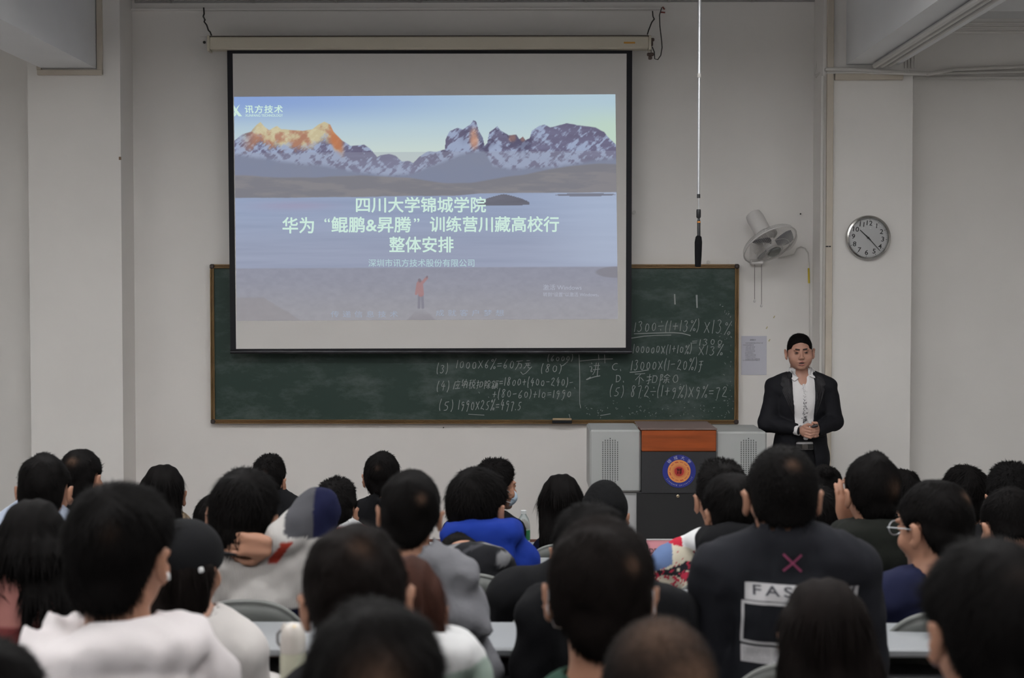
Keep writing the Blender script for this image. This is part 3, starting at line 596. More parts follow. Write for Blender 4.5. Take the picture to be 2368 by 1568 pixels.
mt('foam_windscreen', [(1615.5, 544, .008), (1615.5, 548, .018), (1615, 560, .0225), (1614.5, 590, .021), (1614, 616, .018), (1614, 617, .010)], mat('black_foam', (.008, .008, .009), 1, spec=.1, bump=(500, .5, .002)))
# ================================================================== wall clock
ck = empty('wall_clock', tuple(wp(2006, 550, DP)), 'round wall clock with chrome rim and black numerals on the right pillar', 'clock')
R = wx(2057.5, DP)-wx(2006, DP); TILT = math.radians(-5.5)
MY = Matrix.Rotation(math.radians(90), 4, 'X')     # lathe axis -> -y
CHR = mat('chrome_rim', (.45, .44, .42), .18, metal=1)
MB().lathe([(R*.97, .0), (R, .01), (R, .03), (R*.97, .042), (R*.90, .046), (R*.875, .036), (R*.87, .02)], 64, MY, False).build('rim', CHR, ck, True)
MB().lathe([(0, .018), (R*.9, .018), (R*.9, .001), (0, .001)][::-1], 64, MY).build('dial', mat('white_dial', (.58, .58, .58), .5), ck)
BKI = mat('black_ink', (.012, .012, .012), .5)
for k in range(1, 13):
    a = math.radians(90-30*k)+TILT; rr = R*.66; cx, cz = rr*math.cos(a), rr*math.sin(a)
    V, Fc = text_mesh(str(k), R*.30, .0006); V = V-(V.min(0)+V.max(0))/2; V[:, 0] *= 1.1
    ct, st = math.cos(TILT), math.sin(TILT)
    mesh_obj('numeral', [(cx+u*ct-v*st, -.0195, cz+u*st+v*ct) for u, v in V], Fc, BKI, ck)
b = MB()
for k in range(60):
    a = math.radians(6*k)+TILT; r1, r0 = R*.84, R*(.80 if k % 5 == 0 else .825); wdt = .0022 if k % 5 == 0 else .0010
    c, s = math.cos(a), math.sin(a)
    b.add([(r0*c-wdt*s, -.0195, r0*s+wdt*c), (r0*c+wdt*s, -.0195, r0*s-wdt*c), (r1*c+wdt*s, -.0195, r1*s-wdt*c), (r1*c-wdt*s, -.0195, r1*s+wdt*c)], [(0, 1, 2, 3)])
b.build('minute_marks', BKI, ck)
def hand(name, px, py, w_, y):
    e = wp(px, py, DP)-L0(ck); l = math.hypot(e.x, e.z); ux, uz = e.x/l, e.z/l
    P = [(-.14*R*ux-w_*uz*1.0, -.14*R*uz+w_*ux*1.0), (-.14*R*ux+w_*uz, -.14*R*uz-w_*ux), (e.x+w_*.6*uz, e.z-w_*.6*ux), (e.x-w_*.6*uz, e.z+w_*.6*ux)]
    MB().prism(P, .002, Matrix.Translation((0, y, 0))).build(name, BKI, ck)
hand('hour_hand', 1987, 532, .0045, -.026); hand('minute_hand', 2033, 580, .0032, -.029)
MB().lathe([(.007, .018), (.007, .033), (0, .034)], 12, MY).build('centre_cap', BKI, ck)
gm = mat('clear_clock_glass', (1, 1, 1), .02); nt = gm.node_tree; tb = nt.nodes.new('ShaderNodeBsdfTransparent'); gb = nt.nodes.new('ShaderNodeBsdfGlossy'); gb.inputs['Roughness'].default_value = .02
fb = nt.nodes.new('ShaderNodeFresnel'); fb.inputs[0].default_value = 1.35; mb = nt.nodes.new('ShaderNodeMixShader'); nt.links.new(fb.outputs[0], mb.inputs[0]); nt.links.new(tb.outputs[0], mb.inputs[1]); nt.links.new(gb.outputs[0], mb.inputs[2]); nt.links.new(mb.outputs[0], nt.nodes['Material Output'].inputs[0])
MB().lathe([(R*.875, .036)]+[(R*.875*math.cos(t), .036+.010*math.sin(t)) for t in (.3, .6, .9, 1.2, 1.45)]+[(0, .0465), ], 48, MY, False).build('glass_dome', gm, ck, True)
# ================================================================== wall fan
FC = wp(1781, 566, 10.92); fan = empty('wall_fan', tuple(FC), 'white caged wall fan tilted downward beside the right pillar', 'fan')
FAX = Vector((.36, -.50, -.79)).normalized()
q = FAX.to_track_quat('Z', 'Y'); FM = q.to_matrix().to_4x4()
FW = mat('white_fan_plastic', (.62, .60, .58), .4); FWIRE = mat('pale_cage_wire', (.50, .48, .46), .4, metal=.2)
RF = .208; BLADE = mat('grey_translucent_blade', (.13, .13, .145), .3)
MB().tube([FM @ Vector((RF*math.cos(t), RF*math.sin(t), 0)) for t in np.linspace(0, 2*math.pi, 49)[:-1]], .006, 6, closed=True).build('cage_rim', FW, fan, True)
b = MB()
for rr, zz in ((RF*.62, .05), (RF*.34, .065)):
    b.tube([FM @ Vector((rr*math.cos(t), rr*math.sin(t), zz)) for t in np.linspace(0, 2*math.pi, 41)[:-1]], .0022, 5, closed=True)
b.build('front_ring', FWIRE, fan, True)
for side, nm in ((1, 'front_grille'), (-1, 'rear_grille')):
    b = MB()
    for k in range(72):
        t = 2*math.pi*k/96; pr_ = [(RF, 0), (RF*.97, .03), (RF*.8, .045), (RF*.55, .058), (.05, .068)] if side > 0 else [(RF, 0), (RF*.97, -.03), (RF*.8, -.05), (RF*.5, -.062), (.04, -.066)]
        b.tube([FM @ Vector((r_*math.cos(t), r_*math.sin(t), z_)) for r_, z_ in pr_], .0009, 3, caps=False)
    b.build(nm, FWIRE, fan)
MB().lathe([(.052, .060), (.054, .070), (.045, .078), (0, .080)], 24, FM).build('front_badge', mat('dark_chrome_badge', (.22, .23, .22), .2, metal=.7), fan, True)
MB().lathe([(.045, -.03), (.045, .035), (.03, .05), (0, .055)], 20, FM).build('blade_hub', FW, fan, True)
for k in range(3):
    b = MB(); V = []; F = []
    a0 = k*2*math.pi/3+.5
    for i in range(9):
        rr = .04+.14*i/8; wd = .95*math.sin(math.pi*(.18+.72*i/8))**.6
        for j in range(6):
            t = a0+wd*(j/5-.5)+.25*i/8; z_ = .028*(j/5-.5)*-1.3
            V.append(FM @ Vector((rr*math.cos(t), rr*math.sin(t), z_)))
    for i in range(8):
        for j in range(5): F.append((i*6+j, i*6+j+1, i*6+j+7, i*6+j+6))
    b.add(V, F); ob = b.build('blade', BLADE, fan, True); sm = ob.modifiers.new('t', 'SOLIDIFY'); sm.thickness = .003
MB().lathe([(.035, -.30), (.058, -.285), (.064, -.25), (.062, -.11), (.09, -.085), (.09, -.07), (.05, -.06)], 28, FM @ Matrix.Scale(1, 4)).build('motor_housing', FW, fan, True)
mp0 = FM @ Vector((0, 0, -.12))
MB().tube([mp0+Vector((0, .07, -.03)), mp0+Vector((.0, .13, -.10)), (mp0.x, DW-FC.y-.03, mp0.z-.14)], .024, 12).build('tilt_arm', FW, fan, True)
box('wall_bracket', mp0.x-.05, mp0.x+.05, DW-FC.y-.05, DW-FC.y, mp0.z-.24, mp0.z-.08, FW, fan, .01)
for (px, y1_, y2_) in ((1745, 618, 696), (1761, 618, 707)):
    a, c = wp(px, y1_-12, 10.98)-FC, wp(px, y2_, 10.98)-FC
    MB().tube([a, c], .0022, 5).build('pull_cord', mat('grey_cord', (.14, .13, .12), .7), fan)
    MB().lathe([(.002, .012), (.009, .004), (.010, -.006), (.004, -.012)], 10, Matrix.Translation(c)).build('cord_knob', FW, fan, True)
box('cord_switch', (wp(1738, 0, 10.98)-FC).x, (wp(1768, 0, 10.98)-FC).x, .03, .09, (wp(0, 612, 10.98)-FC).z, (wp(0, 600, 10.98)-FC).z, FW, fan, .008)
MB().tube([wp(px, py, DW-.02) for px, py in ((1826, 590), (1836, 588), (1843, 574), (1852, 570), (1862, 574), (1869, 585), (1871, 620), (1871, 700), (1872, 790), (1873, 900))], .005, 6)
cb = MB().tube([wp(px, py, DW-.012) for px, py in ((1800, 596), (1826, 590), (1836, 588), (1843, 574), (1852, 570), (1862, 574), (1869, 585), (1871, 620), (1871, 700), (1872, 790), (1873, 900), (1873, 1200))], .0045, 6).build('power_cable', WH, None, True)
tag(cb, 'white power cable looping from the fan and down the wall', 'cable')
tp = MB().tube([wp(1870, 620, DW-.012), wp(1871, 655, DW-.012)], .0075, 8).build('yellow_tape', mat('yellow_tape', (.55, .42, .03), .5), cb)
# ================================================================== wall notice
nt_ = empty('wall_notice', tuple(wp(1743, 822, DW)), 'pale sheet of paper with small printed lines taped beside the chalkboard', 'notice')
n0 = L0(nt_)
a, c = wp(1714, 867, DW)-n0, wp(1773, 777, DW)-n0
box('paper_sheet', a.x, c.x, -.003, -.0005, a.z, c.z, mat('bluish_white_paper', (.56, .56, .63), .8), nt_)
INK = mat('grey_ink', (.16, .16, .19), .8)
def ntxt(t, x0, x1, y0, y1, m=INK):
    a = wp(x0, y1, DW-.004); c = wp(x1, y0, DW-.004); text_fit(t, a.x, c.x, a.z, c.z, DW-.004, m, 'printed_line', nt_, .0, tuple(n0))
ntxt('温馨提示', 1734, 1748, 784, 788)
for i, (x0, x1, t) in enumerate(((1724, 1764, '为维护教室秩序请各位同学爱护公物'), (1718, 1743, '节约用电保持整洁请'), (1723, 1746, '一按时上课不得迟到'), (1723, 1745, '二保持安静认真听'), (1723, 1746, '三不乱扔垃圾纸屑'), (1723, 1744, '四不带食物进入'), (1723, 1748, '五爱护多媒体设备'), (1723, 1748, '六离开时关闭电灯'), (1723, 1757, '七如有损坏照价赔偿处理'))):
    y_ = 792+i*4.6; ntxt(t, x0, x1, y_, y_+2.8)
ntxt('以上各条请同学们自觉遵守谢谢合作', 1718, 1757, 832, 834.6)
for px, py, w_, h_ in ((1790, 733, 6, 9), (1773, 758, 8, 4), (1779, 787, 5, 5)):
    p = wp(px, py, DW-.001); tag(MB().prism([(-.008, -.006), (.0, -.010), (.009, .008), (.003, .010)], .001, Matrix.Translation(p)).build('tape_scrap', mat('old_yellow_tape', (.5, .45, .25), .7)), {733: 'yellowish scrap of old tape on the wall below the fan, the highest', 758: 'yellowish scrap of old tape on the wall, the middle one left of the conduit', 787: 'yellowish scrap of old tape just above the wall notice, the lowest'}[py], 'tape')
# ================================================================== lectern
YL = 9.55; lt = empty('lectern', (wx(1570, YL), YL, .1), 'grey metal multimedia lectern with orange wood front, black panel and round blue crest', 'lectern')
l0 = L0(lt)
def lb(name, px0, px1, py1, py0, y0, y1, m, b=0):
    return box(name, wx(px0, YL)-l0.x, wx(px1, YL)-l0.x, y0, y1, (wz(py0, YL)-l0.z) if py0 is not None else 0, wz(py1, YL)-l0.z, m, lt, b)
GREY = mat('grey_green_metal', (.36, .37, .36), .45, metal=.1, noise=(3, .03, (1, 1, 1)))
CHAR = mat('charcoal_panel', (.018, .018, .020), .55, noise=(200, .15, (1, 1, 1)))
lb('left_wing', 1364, 1483, 994, 1138, -.0, .50, GREY, .012); lb('right_wing', 1657, 1775, 998, 1140, 0, .50, GREY, .012)
lb('lower_cabinet', 1440, 1702, 1139, None, .03, .48, mat('light_grey_metal', (.42, .42, .42), .5), .008)
WOOD = mat('orange_brown_wood', (.26, .055, .012), .35, noise=(5, .28, (.5, 1, 6)))
lb('wood_front', 1484, 1656.5, 993, 1043, -.03, .30, WOOD, .006)
lb('worktop', 1481, 1658, 989.5, 993, -.035, .5, mat('dull_mauve_edge', (.16, .11, .10), .5), .002)
lb('upper_panel', 1484, 1656.5, 1043.5, 1138, -.028, .30, CHAR); lb('lower_panel', 1473, 1656.5, 1139.5, None, -.024, .0, mat('black_panel', (.012, .012, .013), .5))
lb('panel_seam', 1484, 1656, 1137.5, 1139, -.029, -.02, BKP)
p = wp(1566.5, 1146, YL)-l0
MB().lathe([(.0, .024), (.009, .026), (.010, .031), (.006, .033), (.005, .028), (0, .028)], 16, Matrix.Translation((p.x, 0, p.z)) @ MY).build('lock', mat('brass_lock', (.5, .42, .3), .3, metal=.8), lt, True)
for px0, d_ in ((1394, 0), (1714, .0)):
    b = MB()
    for r_ in range(25):
        for c_ in range(7):
            if r_ in (0, 24) and c_ != 3: continue
            if r_ in (1, 23) and not (1 <= c_ <= 5): continue
            p = wp(px0+c_*5.7, 1014+r_*4.35, YL)-l0
            b.lathe([(.0036, .0002), (.0036, .0012)], 6, Matrix.Translation((p.x, 0, p.z)) @ MY)
    b.build('speaker_holes', mat('hole_black', (.01, .01, .01), .9), lt)
# crest
ec = wp(1570.5, 1090, YL-.03)-l0; RE = wx(1609, YL)-wx(1570.5, YL); yE = -.029
BLUE = mat('crest_blue', (.02, .028, .20), .4); CG = mat('crest_orange', (.62, .25, .08), .4); CRD = mat('crest_red', (.38, .03, .03), .4); CWH = mat('crest_white', (.42, .42, .55), .5); CPK = mat('crest_pink', (.6, .22, .2), .5)
def disc(name, r, y, m, par=lt): return MB().lathe([(r, -y), (r, -y+.001), (0, -y+.0011)], 48, Matrix.Translation((ec.x, 0, ec.z)) @ MY).build(name, m, par)
crest = disc('crest', RE, yE, BLUE); disc('crest_centre', RE*.69, yE-.0012, CG, crest)
b = MB()
def ann(b, pts, y): V = [(ec.x+u, y, ec.z+v) for u, v in pts]; n = len(V)//2; b.add(V, [(i, n+i, n+i+1, i+1) for i in range(n-1)])
for k in range(18):
    a0 = 2*math.pi*k/18; inn = []; out = []
    for i in range(7):
        rr = RE*(.24+.20*i/6); a = a0+i/6*1.0; wd = .10*(1-i/6)+.01
        inn.append((rr*math.cos(a-wd), rr*math.sin(a-wd))); out.append((rr*math.cos(a+wd), rr*math.sin(a+wd)))
    ann(b, inn+out, yE-.003)
for k in range(12):
    a0 = 2*math.pi*k/12+.1; inn = []; out = []
    for i in range(7):
        a = a0+i/6*.36; rr = RE*(.56+.03*math.sin(i*2.1+k)); wd = RE*(.028 if k % 3 == 0 else .016)
        inn.append(((rr-wd)*math.cos(a), (rr-wd)*math.sin(a))); out.append(((rr+wd)*math.cos(a), (rr+wd)*math.sin(a)))
    ann(b, inn+out, yE-.003)
b.build('crest_flame_pattern', CRD, crest); disc('crest_sun', RE*.28, yE-.0022, CRD, crest)
text_fit('锦城大学'[:2]+'\n'+'大学', ec.x-RE*.16, ec.x+RE*.16, ec.z-RE*.18, ec.z+RE*.18, yE-.0046, CPK, 'crest_seal', crest, .02)
def arc_text(t, rad, a0, a1, size, flip):
    b = MB(); n = len(t)
    for i, ch in enumerate(t):
        if ch == ' ': continue
        a = math.radians(a0+(a1-a0)*i/(n-1)); V, Fc = text_mesh(ch, size, .0); V = V-(V.min(0)+V.max(0))/2
        ph = a-math.pi/2 if not flip else a+math.pi/2; c, s = math.cos(ph), math.sin(ph)
        b.add([(ec.x+rad*math.cos(a)+u*c-v*s, yE-.002, ec.z+rad*math.sin(a)+u*s+v*c) for u, v in V], Fc)
    b.build('crest_lettering', CWH, crest)
arc_text('锦城大学', RE*.84, 135, 45, RE*.24, False); arc_text('Jincheng University', RE*.85, 212, 335, RE*.15, True)
# ================================================================== signed-distance modelling of people
f32 = np.float32
def rot(yaw=0, pitch=0, roll=0):
    "yaw: turn left, pitch: nod forward, roll: tilt towards the right shoulder (degrees) for a figure facing +y"
    return np.array(Euler((math.radians(-pitch), math.radians(roll), math.radians(yaw)), 'YXZ').to_matrix()) if False else np.array(Matrix.Rotation(math.radians(yaw), 3, 'Z') @ Matrix.Rotation(math.radians(-pitch), 3, 'X') @ Matrix.Rotation(math.radians(roll), 3, 'Y'))
class Fr:
    "local frame: origin c, rotation R, scale s"
    def __init__(s, c, R=None, k=1.0): s.c = np.array(c, float); s.R = np.eye(3) if R is None else R; s.k = k
    def p(s, q): return s.c+s.R @ (np.array(q, float)*s.k)
W0 = Fr((0, 0, 0))
def grid(lo, hi, h, fine=()):
    "coordinates from lo to hi, step h, with finer steps inside [(a,b,hf)]"
    out = [lo]
    while out[-1] < hi:
        st = h
        for a, b, hf in fine:
            if a-h < out[-1] < b: st = min(st, hf)
        out.append(out[-1]+st)
    return np.array(out, f32)
class SDF:
    def __init__(s, xs, ys, zs):
        s.ax = [xs, ys, zs]; s.D = np.full((len(xs), len(ys), len(zs)), .25, f32)
        s.m = max(float(np.diff(a).max()) for a in s.ax)*2.2
    def sub(s, c, r):
        sl = []
        for a, cc, rr in zip(s.ax, c, r):
            i0 = int(np.searchsorted(a, cc-rr)); i1 = int(np.searchsorted(a, cc+rr))
            sl.append(slice(i0, max(i1, i0+1)))
        X = s.ax[0][sl[0]][:, None, None]; Y = s.ax[1][sl[1]][None, :, None]; Z = s.ax[2][sl[2]][None, None, :]
        return tuple(sl), X, Y, Z
    def put(s, sl, d, k, op):
        A = s.D[sl]
        if A.size == 0: return
        if op == 'u':
            h = np.clip(.5+.5*(A-d)/k, 0, 1); s.D[sl] = A*(1-h)+d*h-k*h*(1-h)
        else:
            d = -d; h = np.clip(.5+.5*(d-A)/k, 0, 1); s.D[sl] = A*(1-h)+d*h+k*h*(1-h)
    def ell(s, c, r, k=.02, fr=W0, R=None, op='u'):
        c = fr.p(c); r = np.array(r, float)*fr.k; M = fr.R if R is None else fr.R @ R
        rad = r.max()+k+s.m
        ext = np.sqrt(((M*r)**2).sum(1))+k+s.m
        sl, X, Y, Z = s.sub(c, ext)
        X, Y, Z = X-f32(c[0]), Y-f32(c[1]), Z-f32(c[2])
        q = [(M[0, i]*X+M[1, i]*Y+M[2, i]*Z)/r[i] for i in range(3)]
        k0 = np.sqrt(q[0]**2+q[1]**2+q[2]**2); k1 = np.sqrt((q[0]/r[0])**2+(q[1]/r[1])**2+(q[2]/r[2])**2)+1e-6
        s.put(sl, (k0*(k0-1)/k1).astype(f32), k, op); return s
    def cap(s, a, b, ra, rb=None, k=.02, fr=W0, op='u', flat=None):
        rb = ra if rb is None else rb; a = fr.p(a); b = fr.p(b); ra *= fr.k; rb *= fr.k
        c = (a+b)/2; ext = np.abs(b-a)/2+max(ra, rb)+k+s.m
        sl, X, Y, Z = s.sub(c, ext); ab = b-a; L2 = max(float(ab @ ab), 1e-9)
        px, py, pz = X-f32(a[0]), Y-f32(a[1]), Z-f32(a[2])
        t = np.clip((px*ab[0]+py*ab[1]+pz*ab[2])/L2, 0, 1)
        dx, dy, dz = px-t*ab[0], py-t*ab[1], pz-t*ab[2]
        if flat: dx, dy, dz = dx/flat[0], dy/flat[1], dz/flat[2]
        s.put(sl, (np.sqrt(dx*dx+dy*dy+dz*dz)-(ra+(rb-ra)*t)).astype(f32), k, op); return s
    def box(s, c, r, k=.01, fr=W0, R=None, op='u', rd=.005):
        c = fr.p(c); r = np.array(r, float)*fr.k; M = fr.R if R is None else fr.R @ R
        ext = np.abs(M) @ r+k+s.m+rd
        sl, X, Y, Z = s.sub(c, ext); X, Y, Z = X-f32(c[0]), Y-f32(c[1]), Z-f32(c[2])
        q = [np.abs(M[0, i]*X+M[1, i]*Y+M[2, i]*Z)-(r[i]-rd) for i in range(3)]
        d = np.sqrt(sum(np.maximum(v, 0)**2 for v in q))+np.minimum(np.maximum(np.maximum(q[0], q[1]), q[2]), 0)-rd
        s.put(sl, d.astype(f32), k, op); return s
    def local(s, fr):
        X, Y, Z = s.ax[0][:, None, None]-f32(fr.c[0]), s.ax[1][None, :, None]-f32(fr.c[1]), s.ax[2][None, None, :]-f32(fr.c[2])
        return [((fr.R[0, i]*X+fr.R[1, i]*Y+fr.R[2, i]*Z)/fr.k).astype(f32) for i in range(3)]
    def near(s, w_=.05): return np.abs(s.D) < w_
    def wav(s, amp, fr=W0, freq=40, seed=0, stretch=(1, 1, 1), n=5):
        "add gentle folds / lumps: sum of warped sines"
        r = np.random.default_rng(seed); x, y, z = s.local(fr)
        o = 0
        for i in range(n):
            v = r.normal(size=3)*np.array(stretch); v /= np.linalg.norm(v); fq = freq*r.uniform(.6, 1.5)
            v2 = r.normal(size=3); ph = r.uniform(0, 6.28)
            o = o+np.sin((x*v[0]+y*v[1]+z*v[2])*fq+ph+1.3*np.sin((x*v2[0]+y*v2[1]+z*v2[2])*fq*.35+ph))
        s.D += (o*amp/n**.5).astype(f32); return s
    def cut(s, g, k=.008):
        "keep only where g<0 (g array broadcastable)"
        h = np.clip(.5+.5*(g-s.D)/k, 0, 1); s.D = (s.D*(1-h)+g*h+k*h*(1-h)).astype(f32); return s
    def mesh(s, smooth=1):
        D = s.D; nx, ny, nz = D.shape; I = D < 0
        I[0] = I[-1] = False; I[:, 0] = I[:, -1] = False; I[:, :, 0] = I[:, :, -1] = False
        D = np.where(I, np.minimum(D, -1e-5), np.maximum(D, 1e-5))
        cnt = sum(I[a:nx-1+a, b:ny-1+b, c:nz-1+c].astype(np.int8) for a in (0, 1) for b in (0, 1) for c in (0, 1))
        act = (cnt > 0) & (cnt < 8); ci, cj, ck_ = np.nonzero(act); n = len(ci)
        idx = np.full(act.shape, -1, np.int32); idx[ci, cj, ck_] = np.arange(n)
        P = np.zeros((n, 3)); Wt = np.zeros(n); xs, ys, zs = s.ax
        cor = [(a, b, c) for a in (0, 1) for b in (0, 1) for c in (0, 1)]
        val = {c: D[ci+c[0], cj+c[1], ck_+c[2]] for c in cor}
        for c in cor:
            for ax in range(3):
                if c[ax]: continue
                e = list(c); e[ax] = 1; e = tuple(e); v0, v1 = val[c], val[e]; m_ = (v0 < 0) != (v1 < 0)
                t = np.where(m_, v0/(v0-v1+1e-12*(v0 == v1)), 0)
                co = []
                for q, (arr, ind) in enumerate(((xs, ci), (ys, cj), (zs, ck_))):
                    a0 = arr[ind+c[q]]
                    co.append(a0+(arr[np.minimum(ind+c[q]+1, len(arr)-1)]-a0)*t if q == ax else a0)
                P += np.stack(co, 1)*m_[:, None]; Wt += m_
        P /= Wt[:, None]
        F = []
        for ax in range(3):
            o = [q for q in range(3) if q != ax]
            sa = [slice(0, None)]*3; sb = [slice(0, None)]*3; sa[ax] = slice(0, -1); sb[ax] = slice(1, None)
            A, B = I[tuple(sa)], I[tuple(sb)]; e = A != B
            i, j, k = np.nonzero(e); sg = A[i, j, k]; pos = [i, j, k]
            ok = (pos[o[0]] > 0) & (pos[o[1]] > 0); lim = [nx-1, ny-1, nz-1]
            ok &= (pos[o[0]] < lim[o[0]]) & (pos[o[1]] < lim[o[1]])
            pos = [p_[ok] for p_ in pos]; sg = sg[ok]
            def g_(da, db):
                q = [p_.copy() for p_ in pos]; q[o[0]] -= da; q[o[1]] -= db; return idx[q[0], q[1], q[2]]
            quad_ = np.stack([g_(1, 1), g_(0, 1), g_(0, 0), g_(1, 0)], 1)
            flip = sg if ax != 1 else ~sg
            quad_ = np.where(flip[:, None], quad_, quad_[:, ::-1]); F.append(quad_)
        F = np.concatenate(F); F = F[(F >= 0).all(1)]
        for _ in range(smooth):
            S = np.zeros_like(P); Nn = np.zeros(n)
            for a, b in ((0, 1), (1, 2), (2, 3), (3, 0)):
                for u, v in ((a, b), (b, a)):
                    np.add.at(S, F[:, u], P[F[:, v]]) if False else None
                    for q in range(3): S[:, q] += np.bincount(F[:, u], P[F[:, v], q], n)
                    Nn += np.bincount(F[:, u], minlength=n)
            P = P*.45+.55*S/np.maximum(Nn, 1)[:, None]
        return P, F
def normals(P, F):
    nrm = np.cross(P[F[:, 2]]-P[F[:, 0]], P[F[:, 3]]-P[F[:, 1]]); N = np.zeros_like(P)
    for c in range(4):
        for q in range(3): N[:, q] += np.bincount(F[:, c], nrm[:, q], len(P))
    return N/(np.linalg.norm(N, axis=1, keepdims=True)+1e-9)
def sobj(name, S, m, parent, smooth=1, col=None):
    P, F = S.mesh(smooth); me = np_mesh(name, P, F)
    if col is not None: set_col(me, 'pattern', col(P))
    return link(name, me, m, parent, True)
# ---------------------------------------------------------------- head
def head_sdf(S, h, mouth=.0, ears=1.0, jaw=1.0):
    S.ell((0, -.012, .030), (.077, .097, .088), .02, h)
    S.ell((0, .018, -.02), (.067*jaw, .074, .075), .02, h); S.ell((0, .026, -.062), (.055*jaw, .057, .050), .02, h)
    S.ell((0, .070, -.096), (.024*jaw, .020, .018), .02, h)
    for x in (-1, 1):
        S.ell((x*.042*jaw, .060, -.034), (.026, .022, .024), .018, h); S.ell((x*.030, .086, .022), (.024, .010, .008), .012, h)
        S.ell((x*.031, .101, .002), (.016, .013, .0095), .010, h, op='s')
        S.ell((x*.031, .0855, .0015), (.0125, .010, .0085), .003, h)
        S.ell((x*.031, .0868, .0058), (.0135, .010, .0048), .003, h)
    S.cap((0, .085, .012), (0, .108, -.030), .0075, .0105, .010, h)
    for x in (-1, 1): S.ell((x*.0115, .100, -.034), (.0085, .010, .0075), .006, h)
    S.ell((0, .088, -.060), (.025, .011, .0055), .006, h); S.ell((0, .087, -.072-mouth), (.021, .010, .0065), .006, h)
    S.ell((0, .098, -.0655-mouth*.5), (.019, .012, .0022+mouth*.6), .003, h, op='s')
    for x in (-1, 1):
        Re = rot(yaw=-x*33, roll=x*8)
        S.ell((x*.092, -.012, -.010), (.009*ears, .0200, .035), .007, h, Re)
        S.ell((x*.099, -.002, -.008), (.007, .0115, .021), .005, h, Re, op='s')
        S.ell((x*.087, -.006, -.040), (.006, .009, .010), .006, h)
def hairline(y, front=.062, side=.012, nape=-.085):
    return np.interp(y, [-.13, -.055, -.042, -.022, .002, .022, .034, .055, .085, .12], [nape, nape+.008, -.046, side+.008, side+.016, side-.014, side+.004, front-.02, front, front])
HAIR = mat('black_hair', (.0042, .0035, .0034), .7, spec=.05, noise=(25, .3, (1, 1, .2)))
def hair_material(name, colr, rough=.5):
    m = mat(name, colr, .7, spec=.05); nt = m.node_tree
    if 'scalp' not in [n.label for n in nt.nodes]:
        b = nt.nodes['Principled BSDF']; a = nt.nodes.new('ShaderNodeAttribute'); a.attribute_name = 'scalp'; a.label = 'scalp'
        mx = nt.nodes.new('ShaderNodeMix'); mx.data_type = 'RGBA'; mx.inputs[6].default_value = (*colr, 1); mx.inputs[7].default_value = (.26, .15, .10, 1)
        nt.links.new(a.outputs['Fac'], mx.inputs[0]); nt.links.new(mx.outputs[2], b.inputs['Base Color'])
    return m
def strands(P, N, fr, n, L, lift, wid, crown=(0, -.055, .11), keep=None, seed=0, droop=0., spike=0., jitter=.35, mode='crown'):
    "thin tapered hair blades rooted on the hair volume"
    r = np.random.default_rng(seed); ok = np.arange(len(P)) if keep is None else np.nonzero(keep)[0]
    if len(ok) == 0: return np.zeros((0, 3)), np.zeros((0, 4), int)
    i = r.choice(ok, n); p = P[i]+r.normal(size=(n, 3))*.002; nn = N[i]; p = p-nn*.003
    cr = fr.p(crown)
    if mode == 'crown': d = p-cr
    else: d = np.tile(np.array([0, 0, -1.]), (n, 1))
    d = d-nn*(d*nn).sum(1, keepdims=True); d /= np.linalg.norm(d, axis=1, keepdims=True)+1e-6
    d = d+r.normal(size=(n, 3))*jitter; d[:, 2] -= droop; d = d-nn*(d*nn).sum(1, keepdims=True)*.9; d /= np.linalg.norm(d, axis=1, keepdims=True)+1e-6
    up = fr.R[:, 2]
    top = np.clip((nn @ up), 0, 1)[:, None]
    ll = L*r.uniform(.5, 1.25, (n, 1))
    dirv = d*(1-spike*top)+nn*(lift+spike*top)
    mid = p+dirv*ll*.5+nn*ll*.05; tip = p+dirv*ll+np.array([0, 0, -1.])*ll*droop*.4
    sd = np.cross(d, nn); sd /= np.linalg.norm(sd, axis=1, keepdims=True)+1e-6; w_ = wid*r.uniform(.6, 1.3, (n, 1))
    V = np.stack([p-sd*w_, p+sd*w_, mid+sd*w_*.8, mid-sd*w_*.8, tip+sd*w_*.12, tip-sd*w_*.12], 1).reshape(-1, 3)
    b = np.arange(n)[:, None]*6
    F = np.concatenate([b+np.array([[0, 1, 2, 3]]), b+np.array([[3, 2, 4, 5]])])
    return V, F
